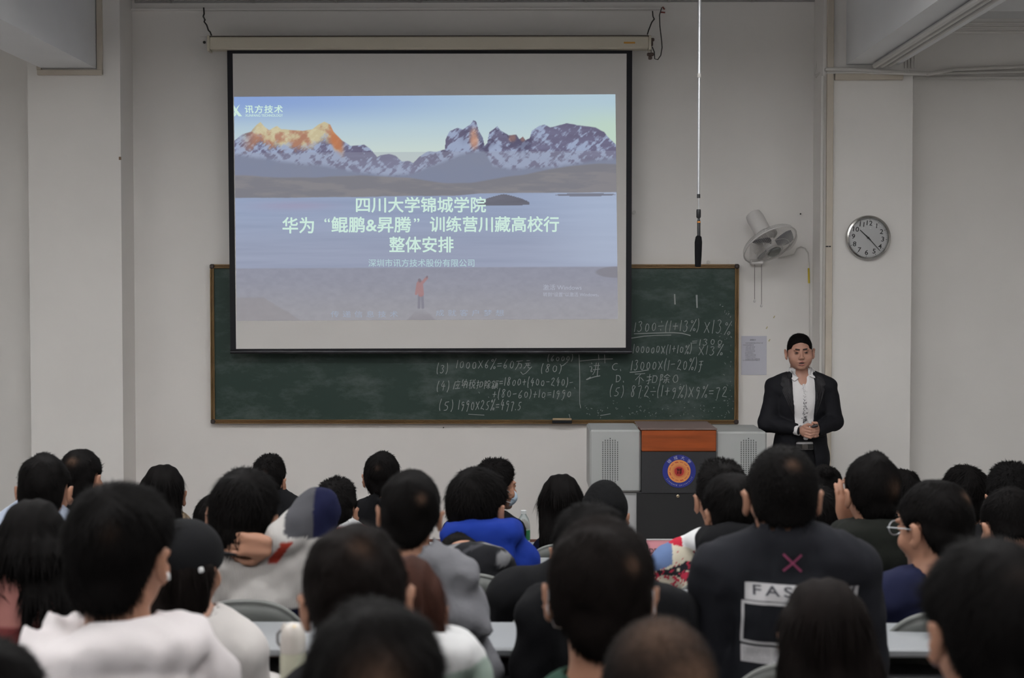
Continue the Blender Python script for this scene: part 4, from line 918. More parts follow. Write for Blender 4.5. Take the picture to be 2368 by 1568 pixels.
def make_hair(h, parent, style='short', seed=0, dens=1.0, wid=.0011, m=HAIR, step=.0065, slen=1.0, spot=None, cr=None, front=.062, nape=-.085, vol=1.0, tuft=0, temple=False):
    """style: short, mop, buzz, long, bun"""
    r = .085; cx = h.c
    down = .5 if style == 'long' else .17
    ext = .20*h.k
    xs = grid(cx[0]-ext, cx[0]+ext, step); ys = grid(cx[1]-ext, cx[1]+ext, step); zs = grid(cx[2]-(down+.02)*h.k, cx[2]+.19*h.k, step)
    S = SDF(xs, ys, zs)
    t = {'short': .008, 'mop': .014, 'buzz': .004, 'long': .013, 'bun': .010, 'top': .010}[style]*vol
    S.ell((0, -.014, .034), (.078+t, .098+t, .089+t*1.1), .02, h)
    S.ell((0, -.058, -.040), (.055+t*.5, .042+t, .058), .02, h)
    for x in (-1, 1): S.ell((x*.042, -.04, -.008), (.031+t*.6, .05, .045), .02, h)
    if style == 'mop': S.ell((0, .0, .055), (.088, .095, .072), .02, h)
    if style == 'top': S.ell((0, .01, .085), (.066, .085, .052), .03, h)
    if tuft: S.ell((tuft, -.02, .105), (.035, .06, .035), .03, h)
    x, y, z = S.local(h)
    S.wav(.0028 if style != 'buzz' else .001, h, 70, seed, (1, 1, .5))
    side = {'mop': .002, 'short': .014, 'buzz': .014, 'top': .016}.get(style, .0)
    if style in ('short', 'mop', 'buzz', 'top'):
        hl = hairline(y, front, side, nape).astype(f32)
        hl = hl-.012*np.clip(np.abs(x)/.08, 0, 1)*(y > .03)+(.5*np.maximum(np.abs(x)-.042, 0))*(y < -.05)
        if temple: hl = hl-.085*np.clip((np.abs(x)-.052)/.012, 0, 1)*(y > .0)*np.clip((.066-y)/.01, 0, 1)
        S.cut(((hl-z)*.8).astype(f32), .006)
    else:
        hl = np.interp(y, [-.2, -.005, .01, .05, .085, .12], [-.9, -.9, -.03, .015, front, front]).astype(f32)
        if style == 'bun': hl = np.interp(y, [-.13, -.06, -.03, .0, .03, .085], [nape, nape, -.06, -.01, .0, front]).astype(f32)
        S.cut(((hl-z)*.8).astype(f32), .006)
    if style == 'bun':
        S.ell((0, -.085, .10), (.036, .036, .034), .01, h)
    P, F = S.mesh(1); N = normals(P, F); loc = (P-h.c) @ h.R/h.k
    n = int(3800*dens); kp = (loc[:, 2] > -.11) & ~((np.abs(loc[:, 0]) > .055) & (loc[:, 2] < .03) & (loc[:, 1] > -.055))
    args = dict(short=(.022, .10, 0, 0), mop=(.036, .12, .15, 0), buzz=(.008, .55, 0, .0), long=(.05, .04, .3, 0), bun=(.02, .1, 0, 0), top=(.020, .12, 0, .5))[style]
    V2, F2 = strands(P, N, h, n, args[0]*h.k*slen, args[1], wid*h.k, keep=kp, seed=seed, droop=args[2], spike=args[3], crown=(0, -.055, .11) if cr is None else cr)
    # tapered fringe over the nape and sideburns
    kp2 = (loc[:, 2] < hairline(loc[:, 1], front, side, nape)+.03) & (loc[:, 1] < .03)
    if style in ('short', 'mop', 'buzz', 'top') and kp2.any():
        V3, F3 = strands(P, N, h, int(900*dens), .016*h.k, -.12, wid*h.k, keep=kp2, seed=seed+5, droop=1.2); F3 = F3+len(V2); V2 = np.concatenate([V2, V3]); F2 = np.concatenate([F2, F3])
    me = np_mesh('hair', np.concatenate([P, V2]), np.concatenate([F, F2+len(P)]))
    scl = np.zeros(len(P)+len(V2), f32)
    if spot:
        for (sx, sy, sz, rr, am) in spot:
            q = np.linalg.norm(loc-np.array([sx, sy, sz]), axis=1)/rr
            nz_ = np.random.default_rng(seed).random(len(P))
            scl[:len(P)] = np.maximum(scl[:len(P)], am*np.exp(-q*q)*(.6+.5*nz_))
            l2 = (V2-h.c) @ h.R/h.k; q = np.linalg.norm(l2-np.array([sx, sy, sz]), axis=1)/rr; scl[len(P):] = np.maximum(scl[len(P):], am*.75*np.exp(-q*q))
    at = me.attributes.new('scalp', 'FLOAT', 'POINT'); at.data.foreach_set('value', scl)
    mm = hair_material(m.name+'_scalp', tuple(m.node_tree.nodes['Principled BSDF'].inputs['Base Color'].default_value)[:3]) if spot else m
    return link('hair', me, mm, parent, True)
def long_hair(h, parent, seed=0, m=HAIR, length=.30, width=.115, back=.06, locks=(), wid=.0016, vol=1.0, step=.008, flare=.0, n=2600, part=0.0):
    "smooth long hair falling over the back; locks: extra strands as lists of points in head units"
    cx = h.c; ext = (.24+flare)*h.k
    xs = grid(cx[0]-ext, cx[0]+ext, step); ys = grid(cx[1]-.26, cx[1]+.2, step); zs = grid(cx[2]-(length+.12), cx[2]+.16*h.k, step)
    S = SDF(xs, ys, zs); t = .012*vol
    S.ell((0, -.014, .034), (.078+t, .098+t, .088+t), .02, h)
    # curtain in world axes so that it hangs straight down
    k = h.k; c = h.c
    for i in range(6):
        u = i/5; z_ = c[2]+.02-u*length
        S.ell((c[0], c[1]-(.045+back*min(1, u*1.6)), z_), (((.080+t)*(1-u)+(width)*u)*k, (.058-.022*u), length*.22), .035)
    for l in locks:
        for a, b in zip(l[:-1], l[1:]): S.cap(h.p(a[:3]), h.p(b[:3]), a[3], b[3], .008)
    x, y, z = S.local(h)
    S.D += (.0022*np.sin(x*190+seed+2*np.sin(z*9+seed))+.0022*np.sin(x*85+3*np.sin(z*6))).astype(f32)
    hl = np.interp(y, [-.2, .01, .03, .055, .085, .12], [-.9, -.9, -.03, .03, .062, .062]).astype(f32)
    zw = S.ax[2][None, None, :]; jag = (.02*np.sin(S.ax[0]*140+seed)+.018*np.sin(S.ax[0]*57+seed*2))[:, None, None]
    if not locks: S.cut((c[2]-length-.02+jag-zw).astype(f32), .01)
    S.cut(((hl-z)*.8).astype(f32), .006)
    P, F = S.mesh(1); N = normals(P, F)
    V2, F2 = strands(P, N, h, n, .07, .006, wid, seed=seed, mode='down', jitter=.05, crown=(0, -.03, .12), keep=N[:, 2] < .55)
    low = P[:, 2] < c[2]-length+.06
    if low.any():
        V3, F3 = strands(P, N, h, 500, .07, .0, wid*1.3, keep=low, seed=seed+3, mode='down', jitter=.05); F2 = np.concatenate([F2, F3+len(V2)]); V2 = np.concatenate([V2, V3])
    return link('hair', np_mesh('hair', np.concatenate([P, V2]), np.concatenate([F, F2+len(P)])), m, parent, True)
# ---------------------------------------------------------------- hands
def hand_sdf(S, fr, curl=.5, side=1, k=.006, spread=.0):
    "palm in the frame: +y towards the fingertips, +z back of the hand, thumb on side*x"
    S.ell((0, .0, 0), (.040, .048, .015), .01, fr); S.cap((-.018, -.035, 0), (-.022, .035, 0), .014, .013, .01, fr); S.cap((.018, -.035, 0), (.022, .035, 0), .014, .013, .01, fr)
    for i, (fx, L) in enumerate(((.029, .070), (.010, .078), (-.010, .073), (-.028, .058))):
        p = np.array([fx*side, .040, .002]); a = curl*.6; ln = [L*.46, L*.30, L*.24]; rr = [.0092, .0084, .0076, .0066]
        sp = (fx*side)*spread*6
        for j in range(3):
            q = p+np.array([sp*ln[j], math.cos(a)*ln[j], -math.sin(a)*ln[j]])
            S.cap(p, q, rr[j], rr[j+1], k*.5, fr); p = q; a += curl*1.0
    p = np.array([.030*side, -.022, -.006]); 
    for q, r0, r1 in (((.054*side, .006, -.016), .013, .0105), ((.058*side, .034, -.022), .0105, .009), ((.050*side, .056, -.026), .009, .0075)):
        S.cap(p, q, r0, r1, .006, fr); p = q
SKIN = mat('skin', (.33, .165, .105), .5, spec=.4, noise=(9, .06, (1, 1, 1)))
SKIN.node_tree.nodes['Principled BSDF'].inputs['Subsurface Weight'].default_value = .0
def cloth(name, colr, bump=(90, .25, .003), rough=.9, **k): return mat(name, colr, rough, spec=.15, bump=bump, **k)
TROUS = cloth('dark_trousers', (.02, .022, .03)); SHOEM = mat('dark_shoes', (.03, .03, .03), .6)
LEGS = {}
def legs(parent, hipz):
    key = round(hipz, 1)
    if key not in LEGS:
        S = SDF(grid(-.26, .26, .016), grid(-.22, .62, .016), grid(.02, .68, .016))
        S.ell((0, .0, .54), (.17, .14, .085), .04)
        for x in (-1, 1):
            S.cap((x*.09, .02, .535), (x*.11, .40, .515), .078, .06, .03); S.cap((x*.11, .40, .515), (x*.11, .36, .10), .058, .042, .02)
        S.wav(.003, W0, 45, 3)
        P, F = S.mesh(1); a = np_mesh('trousers', P, F)
        b = MB()
        for x in (-1, 1):
            b.add([(x*.11+u, v, w_) for (u, v, w_) in [(-.035, .30, .0), (.035, .30, 0), (.045, .50, 0), (-.045, .50, 0), (-.032, .31, .09), (.032, .31, .09), (.03, .42, .075), (-.03, .42, .075), (.035, .52, .035), (-.035, .52, .035)]], [(3, 2, 1, 0), (0, 1, 5, 4), (1, 2, 8, 6, 5), (2, 3, 9, 8), (3, 0, 4, 7, 9), (4, 5, 6, 7), (7, 6, 8, 9)])
        c_ = bpy.data.meshes.new('shoes'); c_.from_pydata(b.v, [], b.f); LEGS[key] = (a, c_)
        a.materials.append(TROUS); c_.materials.append(SHOEM)
    a, c_ = LEGS[key]
    link('trousers', a, None, parent, True)
    bx = link('shoes', c_, None, parent)
# ---------------------------------------------------------------- seated person
PEOPLE = {}
def h_lim(hc, k, pitch): return hc[2]-.085*k if pitch < 30 else 9.
def person(label, px, top, d, wpx, row, yaw=0, pitch=0, roll=0, style='short', hair=True, coat=None, sh=None, shy=None, collar='round', seed=0,
           hood=1.0, folds=.005, patt=None, fine=.011, dens=1.0, arms=None, hairkw={}, lean=0.0, hk=1.0, grp='students seated in rows facing the screen', fringe=None, spot=None, wid=None, topadj=0., neckr=1.0, hoodz=0.0, armspx=None, handspx=None, **kw):
    """px, top: head centre column and hair-top row in the photograph, d: distance, wpx: head width in px, sh: outer shoulder columns, shy: shoulder row"""
    fz = ROWS[row][1]; k = wpx*d/F_PX/(.178 if style != 'buzz' else .170)*hk; k = min(max(k, .88), 1.12)
    P0 = wp(px, top, d); R = rot(yaw, pitch, roll)
    off = R @ np.array([0, 0, .128*k]) if pitch < 30 else np.array([0, 0, .115*k])
    hc = np.array([P0.x, d, P0.z])-np.array([0, 0, .128*k+topadj]); 
    bx = (wx(sh[0], d)+wx(sh[1], d))/2 if sh else P0.x
    hw = (wx(sh[1], d)-wx(sh[0], d))/2 if sh else .225
    root = empty('person', (bx, d-lean, fz), label, 'person', grp)
    o = np.array([bx, d-lean, fz]); hc = hc-o
    shz = (wz(shy, d)-fz) if shy else hc[2]-.205*k
    lim = h_lim(hc, k, pitch)
    shz = min(shz, lim)
    sw = hw-.072
    h = Fr(hc, R, k)
    nb = np.array([hc[0]*.35, -.03+lean*.3, shz+.005])      # neck base
    nh = h.p((0, -.028, -.06))
    hf = .0075
    if armspx:      # limbs read off as points: (column, row, distance ahead of the head)
        arms = {sd: [tuple(np.array(wp(a[0], a[1], d+a[2]))-o) for a in A] for sd, A in armspx.items()}
    HF = [Fr(np.array(wp(q[0], q[1], d+q[2]))-o, np.array(q[3], float).T, 1.0) for q in (handspx or [])]
    fx = [(hc[0]-.11, hc[0]+.11, hf)]+[(q.c[0]-.12, q.c[0]+.12, .006) for q in HF]
    fy = [(hc[1]-.13, hc[1]+.13, hf)]+[(q.c[1]-.10, q.c[1]+.10, .006) for q in HF]
    fzz = [(nb[2]-.03, hc[2]+.17, hf)]+[(q.c[2]-.12, q.c[2]+.12, .006) for q in HF]
    # ---- body: one continuous surface
    S = SDF(grid(-.36-abs(hc[0]), .36+abs(hc[0]), .02, fx), grid(-.27, .52, .02, fy), grid(.44, hc[2]+.17, .02, fzz))
    head_sdf(S, h)
    S.cap(nh, nb, .055*k*neckr, .058*k*neckr, .025); S.cap(nb, nb-np.array([0, -.02, .08]), .055, .065, .03)
    def torso(S, e=0., arms_=True, k_=.04):
        S.ell((0, -.005, shz-.15), (sw*.82+e, .105+e, .17), k_); S.ell((0, .0, shz-.33), (.145+e, .11+e, .17), k_); S.ell((0, .0, .55), (.165+e, .135+e, .11), k_)
        S.cap((-sw*.75, -.005, shz-.055), (sw*.75, -.005, shz-.055), .052+e, .052+e, k_)
        for x in (-1, 1):
            S.cap(nb+np.array([x*.03, 0, .0]), (x*sw, -.005, shz-.06), .045+e, .050+e, k_)
            if arms_:
                A = arms[x] if arms and x in arms else [(x*sw, -.0, shz-.065), (x*(sw+.035), .03, max(shz-.31, .64)), (x*.12, .21, .665)]
                if len(A) > 2:
                    if e and arms and x in arms: A = list(A); A[2] = tuple(np.array(A[1])+(np.array(A[2])-np.array(A[1]))*.86)
                    S.cap(A[0], A[1], .052+e, .043+e, .02); S.cap(A[1], A[2], .043+e, .032+e, .02)
    torso(S, -.012)
    for x in (-1, 1):
        A = arms[x] if arms and x in arms else [(x*sw, 0, shz-.065), (x*(sw+.035), .03, shz-.31), (x*.12, .21, .665)]
        if len(A) == 3 and not (arms and x in arms):
            S.ell((x*.10, .27, .650), (.04, .05, .018), .01)
            for q in range(4): S.cap((x*(.075+.018*q), .30, .648), (x*(.07+.017*q), .355, .640), .010, .008, .004)
    for q, hp in zip(HF, handspx or []): hand_sdf(S, q, hp[4], hp[5])
    sobj('body', S, SKIN, root, 1)
    # ---- clothing
    e = .022; g = fine
    xm = sw+.19; ylo = -.26
    if arms: xm = max([xm]+[abs(a[0])+.1 for A in arms.values() for a in A]); ylo = min([ylo]+[a[1]-.09 for A in arms.values() for a in A])
    S = SDF(grid(-xm, xm, g), grid(ylo, .44, g*1.2), grid(.47, max(shz+.16, *( [a[2]+.1 for A in arms.values() for a in A] if arms else [0])), g))
    torso(S, e)
    nr = .062*k
    nd_ = (nh-nb)/max(np.linalg.norm(nh-nb), 1e-6); nd_[2] = max(nd_[2], .9); nd_[:2] = np.clip(nd_[:2], -.35, .35)
    nup = nb+nd_/np.linalg.norm(nd_)*.16
    ndir = (nup-nb)/np.linalg.norm(nup-nb)
    if collar == 'hood':
        S.ell((nb[0], nb[1]-.075, shz+.005+hoodz), (.125*hood, .068*hood, .066), .014); S.ell((nb[0], nb[1]-.10, shz-.06+hoodz), (.110*hood, .050*hood, .080*hood), .010)
        for x in (-1, 1): S.ell((nb[0]+x*.085*hood, nb[1]+.0, shz+.005+hoodz), (.05, .09, .045), .03)
    if collar in ('turtle', 'stand'):
        S.cap(nb-ndir*.03, nb+ndir*(.045 if collar == 'turtle' else .035), nr+.014, nr+.010, .02)
    if collar == 'fur':
        S.ell((nb[0], nb[1]-.03, shz+.03), (.12, .105, .062), .02)
    S.wav(folds, W0, 34, seed, (1, .6, 1.2)); S.wav(folds*.4, W0, 90, seed+9, (1, .6, .6))
    S.cap(nb-np.array([0, -.015, .05]), nb+ndir*.02, nr-.006, nr+.003, .004, op='s'); S.cap(nb+ndir*.02, nup, nr+.003, nr+.012, .004, op='s')
    if collar in ('hood', 'fur'): S.ell(nup+np.array([0, .025, .01]), (.080, .082, .085), .012, op='s')
    cmat, cname = coat
    gar = sobj(cname, S, cmat, root, 1, (lambda P: patt(P, dict(o=o, d=d, nb=nb, shz=shz, sw=sw))) if patt else None)
    legs(root, .5)
    # ---- hair
    ww = wid or max(.0009, .00045*d*.55)
    if hair:
        if style == 'longhair':
            long_hair(h, root, seed=seed, **hairkw)
        else: make_hair(h, root, style, seed, dens, ww, spot=spot, **hairkw)
    PEOPLE[label] = dict(root=root, h=h, o=o, nb=nb, shz=shz, sw=sw, garment=gar, d=d, fz=fz, row=row, bx=bx, nr=nr, ndir=ndir)
    return PEOPLE[label]
def to_local(p, px, py, d): return np.array(wp(px, py, d))-p['o']
def bvh(o): 
    me = o.data; return BVHTree.FromPolygons([v.co[:] for v in me.vertices], [tuple(q.vertices) for q in me.polygons])
def drape(V2, F2, tree, m, name, parent, y0=-1, dirv=(0, 1, 0), off=.0025, default=None):
    "lay flat artwork (x,z) on a garment surface, seen from behind (+y ray) or the front"
    out = []; last = 0
    for x, z in V2:
        hit = tree.ray_cast(Vector((x, y0, z)), Vector(dirv))
        if hit[0] is not None: last = hit[0].y
        out.append((x, last-off*dirv[1], z))
    return mesh_obj(name, out, F2, m, parent)
def patch(x0, x1, z0, z1, nx=10, nz=6, sl=0.0):
    V = [(x0+(x1-x0)*i/nx, z0+(z1-z0)*j/nz+sl*(x1-x0)*i/nx) for j in range(nz+1) for i in range(nx+1)]
    return V, [(j*(nx+1)+i, j*(nx+1)+i+1, (j+1)*(nx+1)+i+1, (j+1)*(nx+1)+i) for j in range(nz) for i in range(nx)]
# ================================================================== furniture of the rows
DESKM = mat('white_laminate_desk', (.25, .26, .27), .35, noise=(3, .04, (1, 1, 1))); STEEL = mat('grey_steel_frame', (.18, .18, .19), .45, metal=.4)
CHM = mat('grey_chair_plastic', (.095, .10, .093), .45, noise=(6, .12, (1, 1, 1)))
def desk_proto():
    r = empty('long_desk', (0, 0, 0), 'long white laminate desk', 'desk')
    MB().box(-1.04, 1.04, .0, .32, .75, .775, .006).build('tabletop', DESKM, r); box('modesty_panel', -1.0, 1.0, .27, .285, .38, .72, mat('brown_desk_panel', (.14, .07, .05), .5), r)
    for x in (-1.0, 1.0):
        b = MB(); b.box(x-.02, x+.02, .04, .28, .0, .03).box(x-.015, x+.015, .13, .18, .03, .75).box(x-.02, x+.02, .05, .27, .72, .75); b.build('leg', STEEL, r)
    box('shelf', -.98, .98, .06, .26, .67, .682, STEEL, r)
    return r
def chair_proto():
    r = empty('student_chair', (0, 0, 0), 'grey plastic chair', 'chair')
    V = []; F = []; n = 17; mrow = 9
    for side in (0, 1):
        for j in range(mrow):
            v = j/(mrow-1)
            for i in range(n):
                u = -1+2*i/(n-1); wd = .225; zt = .62+.28*(1-abs(u)**2.6)**.5; zb = .54+.03*abs(u)**2
                z = zb+(zt-zb)*v; y = -.205-.02*v-.0*u+.035*u*u+(.0 if side else -.008)
                V.append((u*wd, y, z))
    N_ = n*mrow
    for j in range(mrow-1):
        for i in range(n-1):
            a = j*n+i; F.append((a, a+1, a+n+1, a+n)); F.append((N_+a+n, N_+a+n+1, N_+a+1, N_+a))
    for i in range(n-1):
        a = i; F.append((a+1, a, N_+a, N_+a+1)); a = (mrow-1)*n+i; F.append((a, a+1, N_+a+1, N_+a))
    for j in range(mrow-1):
        a = j*n; F.append((a, a+n, N_+a+n, N_+a)); a = j*n+n-1; F.append((a+n, a, N_+a, N_+a+n))
    mesh_obj('backrest', V, F, CHM, r, True)
    b = MB(); rim = []
    for i in range(33):
        u = -1+2*i/32; rim.append((u*.225, -.229+.035*u*u, .62+.28*max(0, (1-abs(u)**2.6))**.5))
    b.tube(rim, .006, 6); b.build('backrest_rim', mat('worn_chair_edge', (.16, .165, .155), .5), r, True)
    MB().box(-.21, .21, -.18, .20, .400, .425, .01).build('seat', CHM, r)
    for x in (-1, 1):
        MB().tube([(x*.19, .17, 0), (x*.185, .15, .40)], .011, 8).build('leg', STEEL, r, True)
        MB().tube([(x*.19, -.20, 0), (x*.185, -.17, .40), (x*.18, -.222, .60)], .011, 8).build('leg', STEEL, r, True)
    return r
def dup(root, loc, label, group=None, rz=0):
    r = root.copy(); C.objects.link(r); r.location = loc; r.rotation_euler = (0, 0, rz); r['label'] = label
    if group: r['group'] = group
    for ch in list(root.children):
        c = ch.copy(); C.objects.link(c); c.parent = r
    return r
dk = desk_proto(); first = True
for row, (yy, zz) in ROWS.items():
    if row == 8: continue
    for i, xc in enumerate((-2.46, -.36, 1.74)):
        nm = ('left', 'middle', 'right')[i]; od = ('front', 'second', 'third', 'fourth', 'fifth', 'sixth', 'rearmost')[row-1]
        lab = f'long white laminate desk, the {nm} one of the {od} row of desks'
        loc = (xc, yy+.228, zz)
        if first: dk.location = loc; dk['label'] = lab; dk['group'] = 'long white desks in rows'; first = False
        else: dup(dk, loc, lab, 'long white desks in rows')
chp = chair_proto(); CH_FIRST = [True]
def chair_for(P, who, dy=0.0, x=None, nolabel=None):
    loc = (P['bx'] if x is None else x, P['d']+dy-.035, P['fz']); lab = nolabel or f'grey plastic chair of the {who}'
    zs_c = .945 if P['row'] == 5 else 1
    if CH_FIRST[0]: chp.location = loc; chp['label'] = lab; chp['group'] = 'grey plastic student chairs'; CH_FIRST[0] = False; return chp
    r = dup(chp, loc, lab, 'grey plastic student chairs'); r.scale = (1, 1, zs_c); return r
K = alb
BLKC = cloth('black_coat_cloth', (.0045, .0045, .0055)); NAVY = cloth('navy_cloth', (.010, .012, .035)); CHARC = cloth('charcoal_bomber_cloth', (.012, .0125, .016), bump=(30, .2, .004))
DGRN = cloth('dark_olive_cloth', (.009, .010, .008)); WHT = cloth('off_white_hoodie_cloth', (.60, .56, .56), bump=(50, .15, .003)); PINK = cloth('salmon_pink_cloth', (.38, .17, .15)); GREYC = cloth('mid_grey_wool', (.16, .16, .172), bump=(160, .5, .003))
BLUE_H = cloth('royal_blue_fleece', (.008, .028, .22)); LBLUE = cloth('pale_blue_cloth', (.40, .45, .55)); JEAN = cloth('denim_blue_cloth', (.10, .15, .27)); TAN = cloth('tan_speckled_cloth', (.16, .12, .08), noise=(60, .8, (1, 1, 1)))
REDC = cloth('bright_red_cloth', (.42, .03, .02)); IVORY = cloth('ivory_cloth', (.55, .52, .50), bump=(40, .15, .003)); SAGE = cloth('sage_green_cloth', (.25, .31, .27)); GRN = cloth('bottle_green_cloth', (.03, .07, .05))
def pat_mat(name, rough=.9, wave=None): return mat(name, (.5, .5, .5), rough, spec=.15, attr='pattern', wave=wave, bump=None if wave else (90, .2, .003))
PATT = pat_mat('patterned_cloth'); KNIT = pat_mat('ribbed_knit', wave=(60, 'X', .9))
def hn(P, f, s=0):
    o = 0; r = np.random.default_rng(s)
    for i in range(7):
        v = r.normal(size=3)*f*r.uniform(.5, 1.6); v2 = r.normal(size=3)*f*.6; o = o+np.sin(P @ v+r.uniform(0, 6)+1.5*np.sin(P @ v2))
    return o/7**.5
def cols(P, base): return np.tile(np.array(base, float), (len(P), 1))

def camo(P, q):
    c = cols(P, (.009, .009, .011)); n = hn(P*np.array([1, 1, 1.9]), 26, 4); c[n > .35] = (.15, .15, .155); c[(n > .1) & (n < .35)] = (.035, .035, .04); return c
def lx(q, px): return wx(px, q['d'])-q['o'][0]
def lz(q, py): return wz(py, q['d'])-q['o'][2]
def sweater(P, q):
    c = cols(P, (.60, .575, .55)); x, z = P[:, 0], P[:, 2]
    c[z < lz(q, 1388)+.03*np.cos(x*9)-.03] = (.008, .010, .032)
    up = z > lz(q, 1262)+.0*x
    c[up & (x > lx(q, 668)) & (z > lz(q, 1225)-(x-lx(q, 668))*.2)] = (.085, .085, .095)
    c[up & (x > lx(q, 728)) & (z > lz(q, 1238))] = (.010, .012, .045)
    c[(np.abs(x-lx(q, 660)-(z-lz(q, 1262))*.8) < .016) & (z < lz(q, 1238)) & (z > lz(q, 1288))] = (.42, .05, .03); return c
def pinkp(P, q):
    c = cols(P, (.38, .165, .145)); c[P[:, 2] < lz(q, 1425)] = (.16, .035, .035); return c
def sukajan(P, q):
    c = cols(P, (.012, .014, .03)); x, y, z = P.T
    sl = x < lx(q, 1668); c[sl] = (.52, .48, .38)
    n = hn(P, 210, 2); m = hn(P, 55, 12); br = np.abs(hn(P, 22, 6)) < .22
    dark = sl & br & (m > -.2) & (z < lz(q, 1262)); c[dark] = (.02, .02, .025)
    fl_ = sl & (n > .38) & (m > -.1) & (z < lz(q, 1240)); c[fl_] = (.42, .03, .06)
    c[sl & (x < lx(q, 1553)) & (z > lz(q, 1292)+(x-lx(q, 1560))*.5)] = (.10, .15, .28)
    e = z-(lz(q, 1345)-(x-lx(q, 1530))*1.05)
    c[sl & (e < 0)] = (.25, .02, .03); c[sl & (e < -.02)] = (.5, .5, .5); c[sl & (e < -.032)] = (.012, .014, .03); c[sl & (e < -.045)] = (.5, .5, .5); c[sl & (e < -.058)] = (.012, .014, .03)
    up = z > lz(q, 1262)+np.abs(x-lx(q, 1640))*.1; c[up] = (.62, .62, .62); c[up & (x < lx(q, 1575))] = (.40, .02, .04)
    return c
def whitecollar(col, px_, zr, wcol=(.6, .6, .6)):
    def f(P, q):
        c = cols(P, col); c[(P[:, 2] > lz(q, zr))] = wcol; return c
    return f
BROWN = mat('dark_brown_hair', (.032, .012, .008), .7, spec=.06, noise=(25, .3, (1, 1, .2))); DBR = mat('brown_black_hair', (.0062, .0044, .0039), .7, spec=.05, noise=(25, .3, (1, 1, .2)))
HCURL = mat('curly_black_hair', (.004, .0035, .0035), .75, spec=.05)
far = dict(dens=.8, fine=.014)
N_LIST = []
def add(label, *a, chair=True, cx=None, who=None, **k):
    p = person(label, *a, **k); p['label'] = label; N_LIST.append(p)
    if chair:
        w_ = label.replace(' hooded sweatshirt in the middle of the crowd', ' hooded sweatshirt').split()
        chair_for(p, ' '.join(w_[:9]).rstrip(',') if 0 else who or ' '.join(w_), x=cx)
    return p
def C_(label): return label
A_ = add('student in pale blue top, leftmost black-haired head in front of the left wall', 103, 1050, 5.42, 121, 3, coat=(LBLUE, 'shirt'), sh=(-30, 185), shy=1190, seed=1, style='short', collar='stand', **far, who='pale blue topped student')
B_ = add('student in dark collar jacket half hidden behind the pale blue topped student', 188, 1040, 6.25, 94, 2, yaw=-14, coat=(BLKC, 'jacket'), sh=(115, 290), shy=1165, seed=2, style='short', collar='stand', spot=[(.01, -.09, .08, .018, .5)], **far, who='student half hidden behind the leftmost head')
F_ = add('woman with straight black hair in tan speckled top before the left wall corner', 378, 1076, 7.08, 98, 1, coat=(TAN, 'blouse'), sh=(300, 446), shy=1200, seed=3, style='longhair', hairkw=dict(length=.27, width=.10), **far, who='woman in the tan speckled top')
G_ = add('student with bowed head and bare nape above a red collar', 492, 1148, 6.25, 92, 2, pitch=24, coat=(PATT, 'jacket'), patt=whitecollar((.012, .014, .025), 0, 1246, (.35, .015, .02)), sh=(452, 575), shy=1262, collar='stand', seed=4, style='short', hairkw=dict(nape=-.045), **far, who='student with the bare nape above a red collar')
H_ = add('student in pale grey ribbed sweater resting one hand on the neck', 560, 1092, 4.59, 148, 4, roll=7, pitch=6, coat=(KNIT, 'sweater'), sh=(472, 752), shy=1282, seed=5, style='mop', folds=.006, patt=sweater,
    armspx={1: [(715, 1300, 0), (735, 1182, .02), (632, 1258, -.10)]}, handspx=[(592, 1262, -.125, ((.12, 0, .99), (-.99, 0, .12), (0, -1, 0)), .35, -1)], fine=.010, dens=1.2, collar='round', hairkw=dict(nape=-.095), cx=wx(600, 4.59), who='student in the ribbed sweater')
I_ = add('student with short black hair and one ear showing below the screen\'s left half', 623, 1058, 7.08, 76, 1, yaw=-10, coat=(BLKC, 'jacket'), sh=(560, 715), shy=1162, seed=6, style='top', collar='stand', spot=[(.01, -.1, .06, .012, .4)], **far, who='student sitting alone below the left half of the screen')
J_ = add('student in red sweater with white collar and flat-topped black hair', 778, 1112, 6.25, 98, 2, yaw=-10, coat=(PATT, 'sweater'), patt=whitecollar((.40, .035, .02), 0, 1209), sh=(690, 870), shy=1220, seed=7, style='top', collar='stand', hairkw=dict(nape=-.055), **far, who='student in the red sweater')
K_ = add('student in black turtleneck coat with thick black hair below the screen', 884, 1046, 7.08, 84, 1, coat=(BLKC, 'coat'), sh=(805, 985), shy=1165, seed=8, style='short', collar='turtle', spot=[(-.01, -.1, .06, .012, .3)], **far, who='student in the black turtleneck coat')
L_ = add('student in mid grey wool jacket with cropped hair and both ears showing', 948, 1087, 3.80, 142, 5, roll=4, coat=(GREYC, 'jacket'), sh=(790, 1125), shy=1325, seed=9, style='short', folds=.014, spot=[(.035, -.1, .06, .014, .28)], hairkw=dict(nape=-.095), dens=1.3, who='student in the mid grey wool jacket')
M_ = add('student in royal blue hooded sweatshirt in the middle of the crowd', 1104, 1087, 5.42, 128, 3, yaw=-22, coat=(BLUE_H, 'hooded_sweatshirt'), sh=(1000, 1245), shy=1262, hoodz=.05, collar='hood', hood=1.15, seed=10, style='mop', folds=.007, dens=1, fine=.012, hairkw=dict(nape=-.075), who='student in the royal blue hood')
N_ = add('student facing right in a pale blue face mask behind the royal blue hood', 1146, 1067, 7.08, 84, 1, yaw=-62, coat=(BLKC, 'jacket'), sh=(1022, 1215), shy=1205, seed=11, style='top', **far, who='student facing right in a mask')
O_ = add('woman with straight black hair against the wall left of the lectern', 1298, 1098, 7.08, 100, 1, coat=(NAVY, 'coat'), sh=(1232, 1370), shy=1250, seed=12, style='longhair', hairkw=dict(length=.27, width=.098), **far, who='woman with straight hair left of the lectern')
P_ = add('student in black knitted cap in front of the lectern left speaker', 1398, 1124, 6.25, 98, 2, coat=(BLKC, 'coat'), sh=(1310, 1500), shy=1245, seed=13, style='buzz', **far, who='student in the knitted cap')
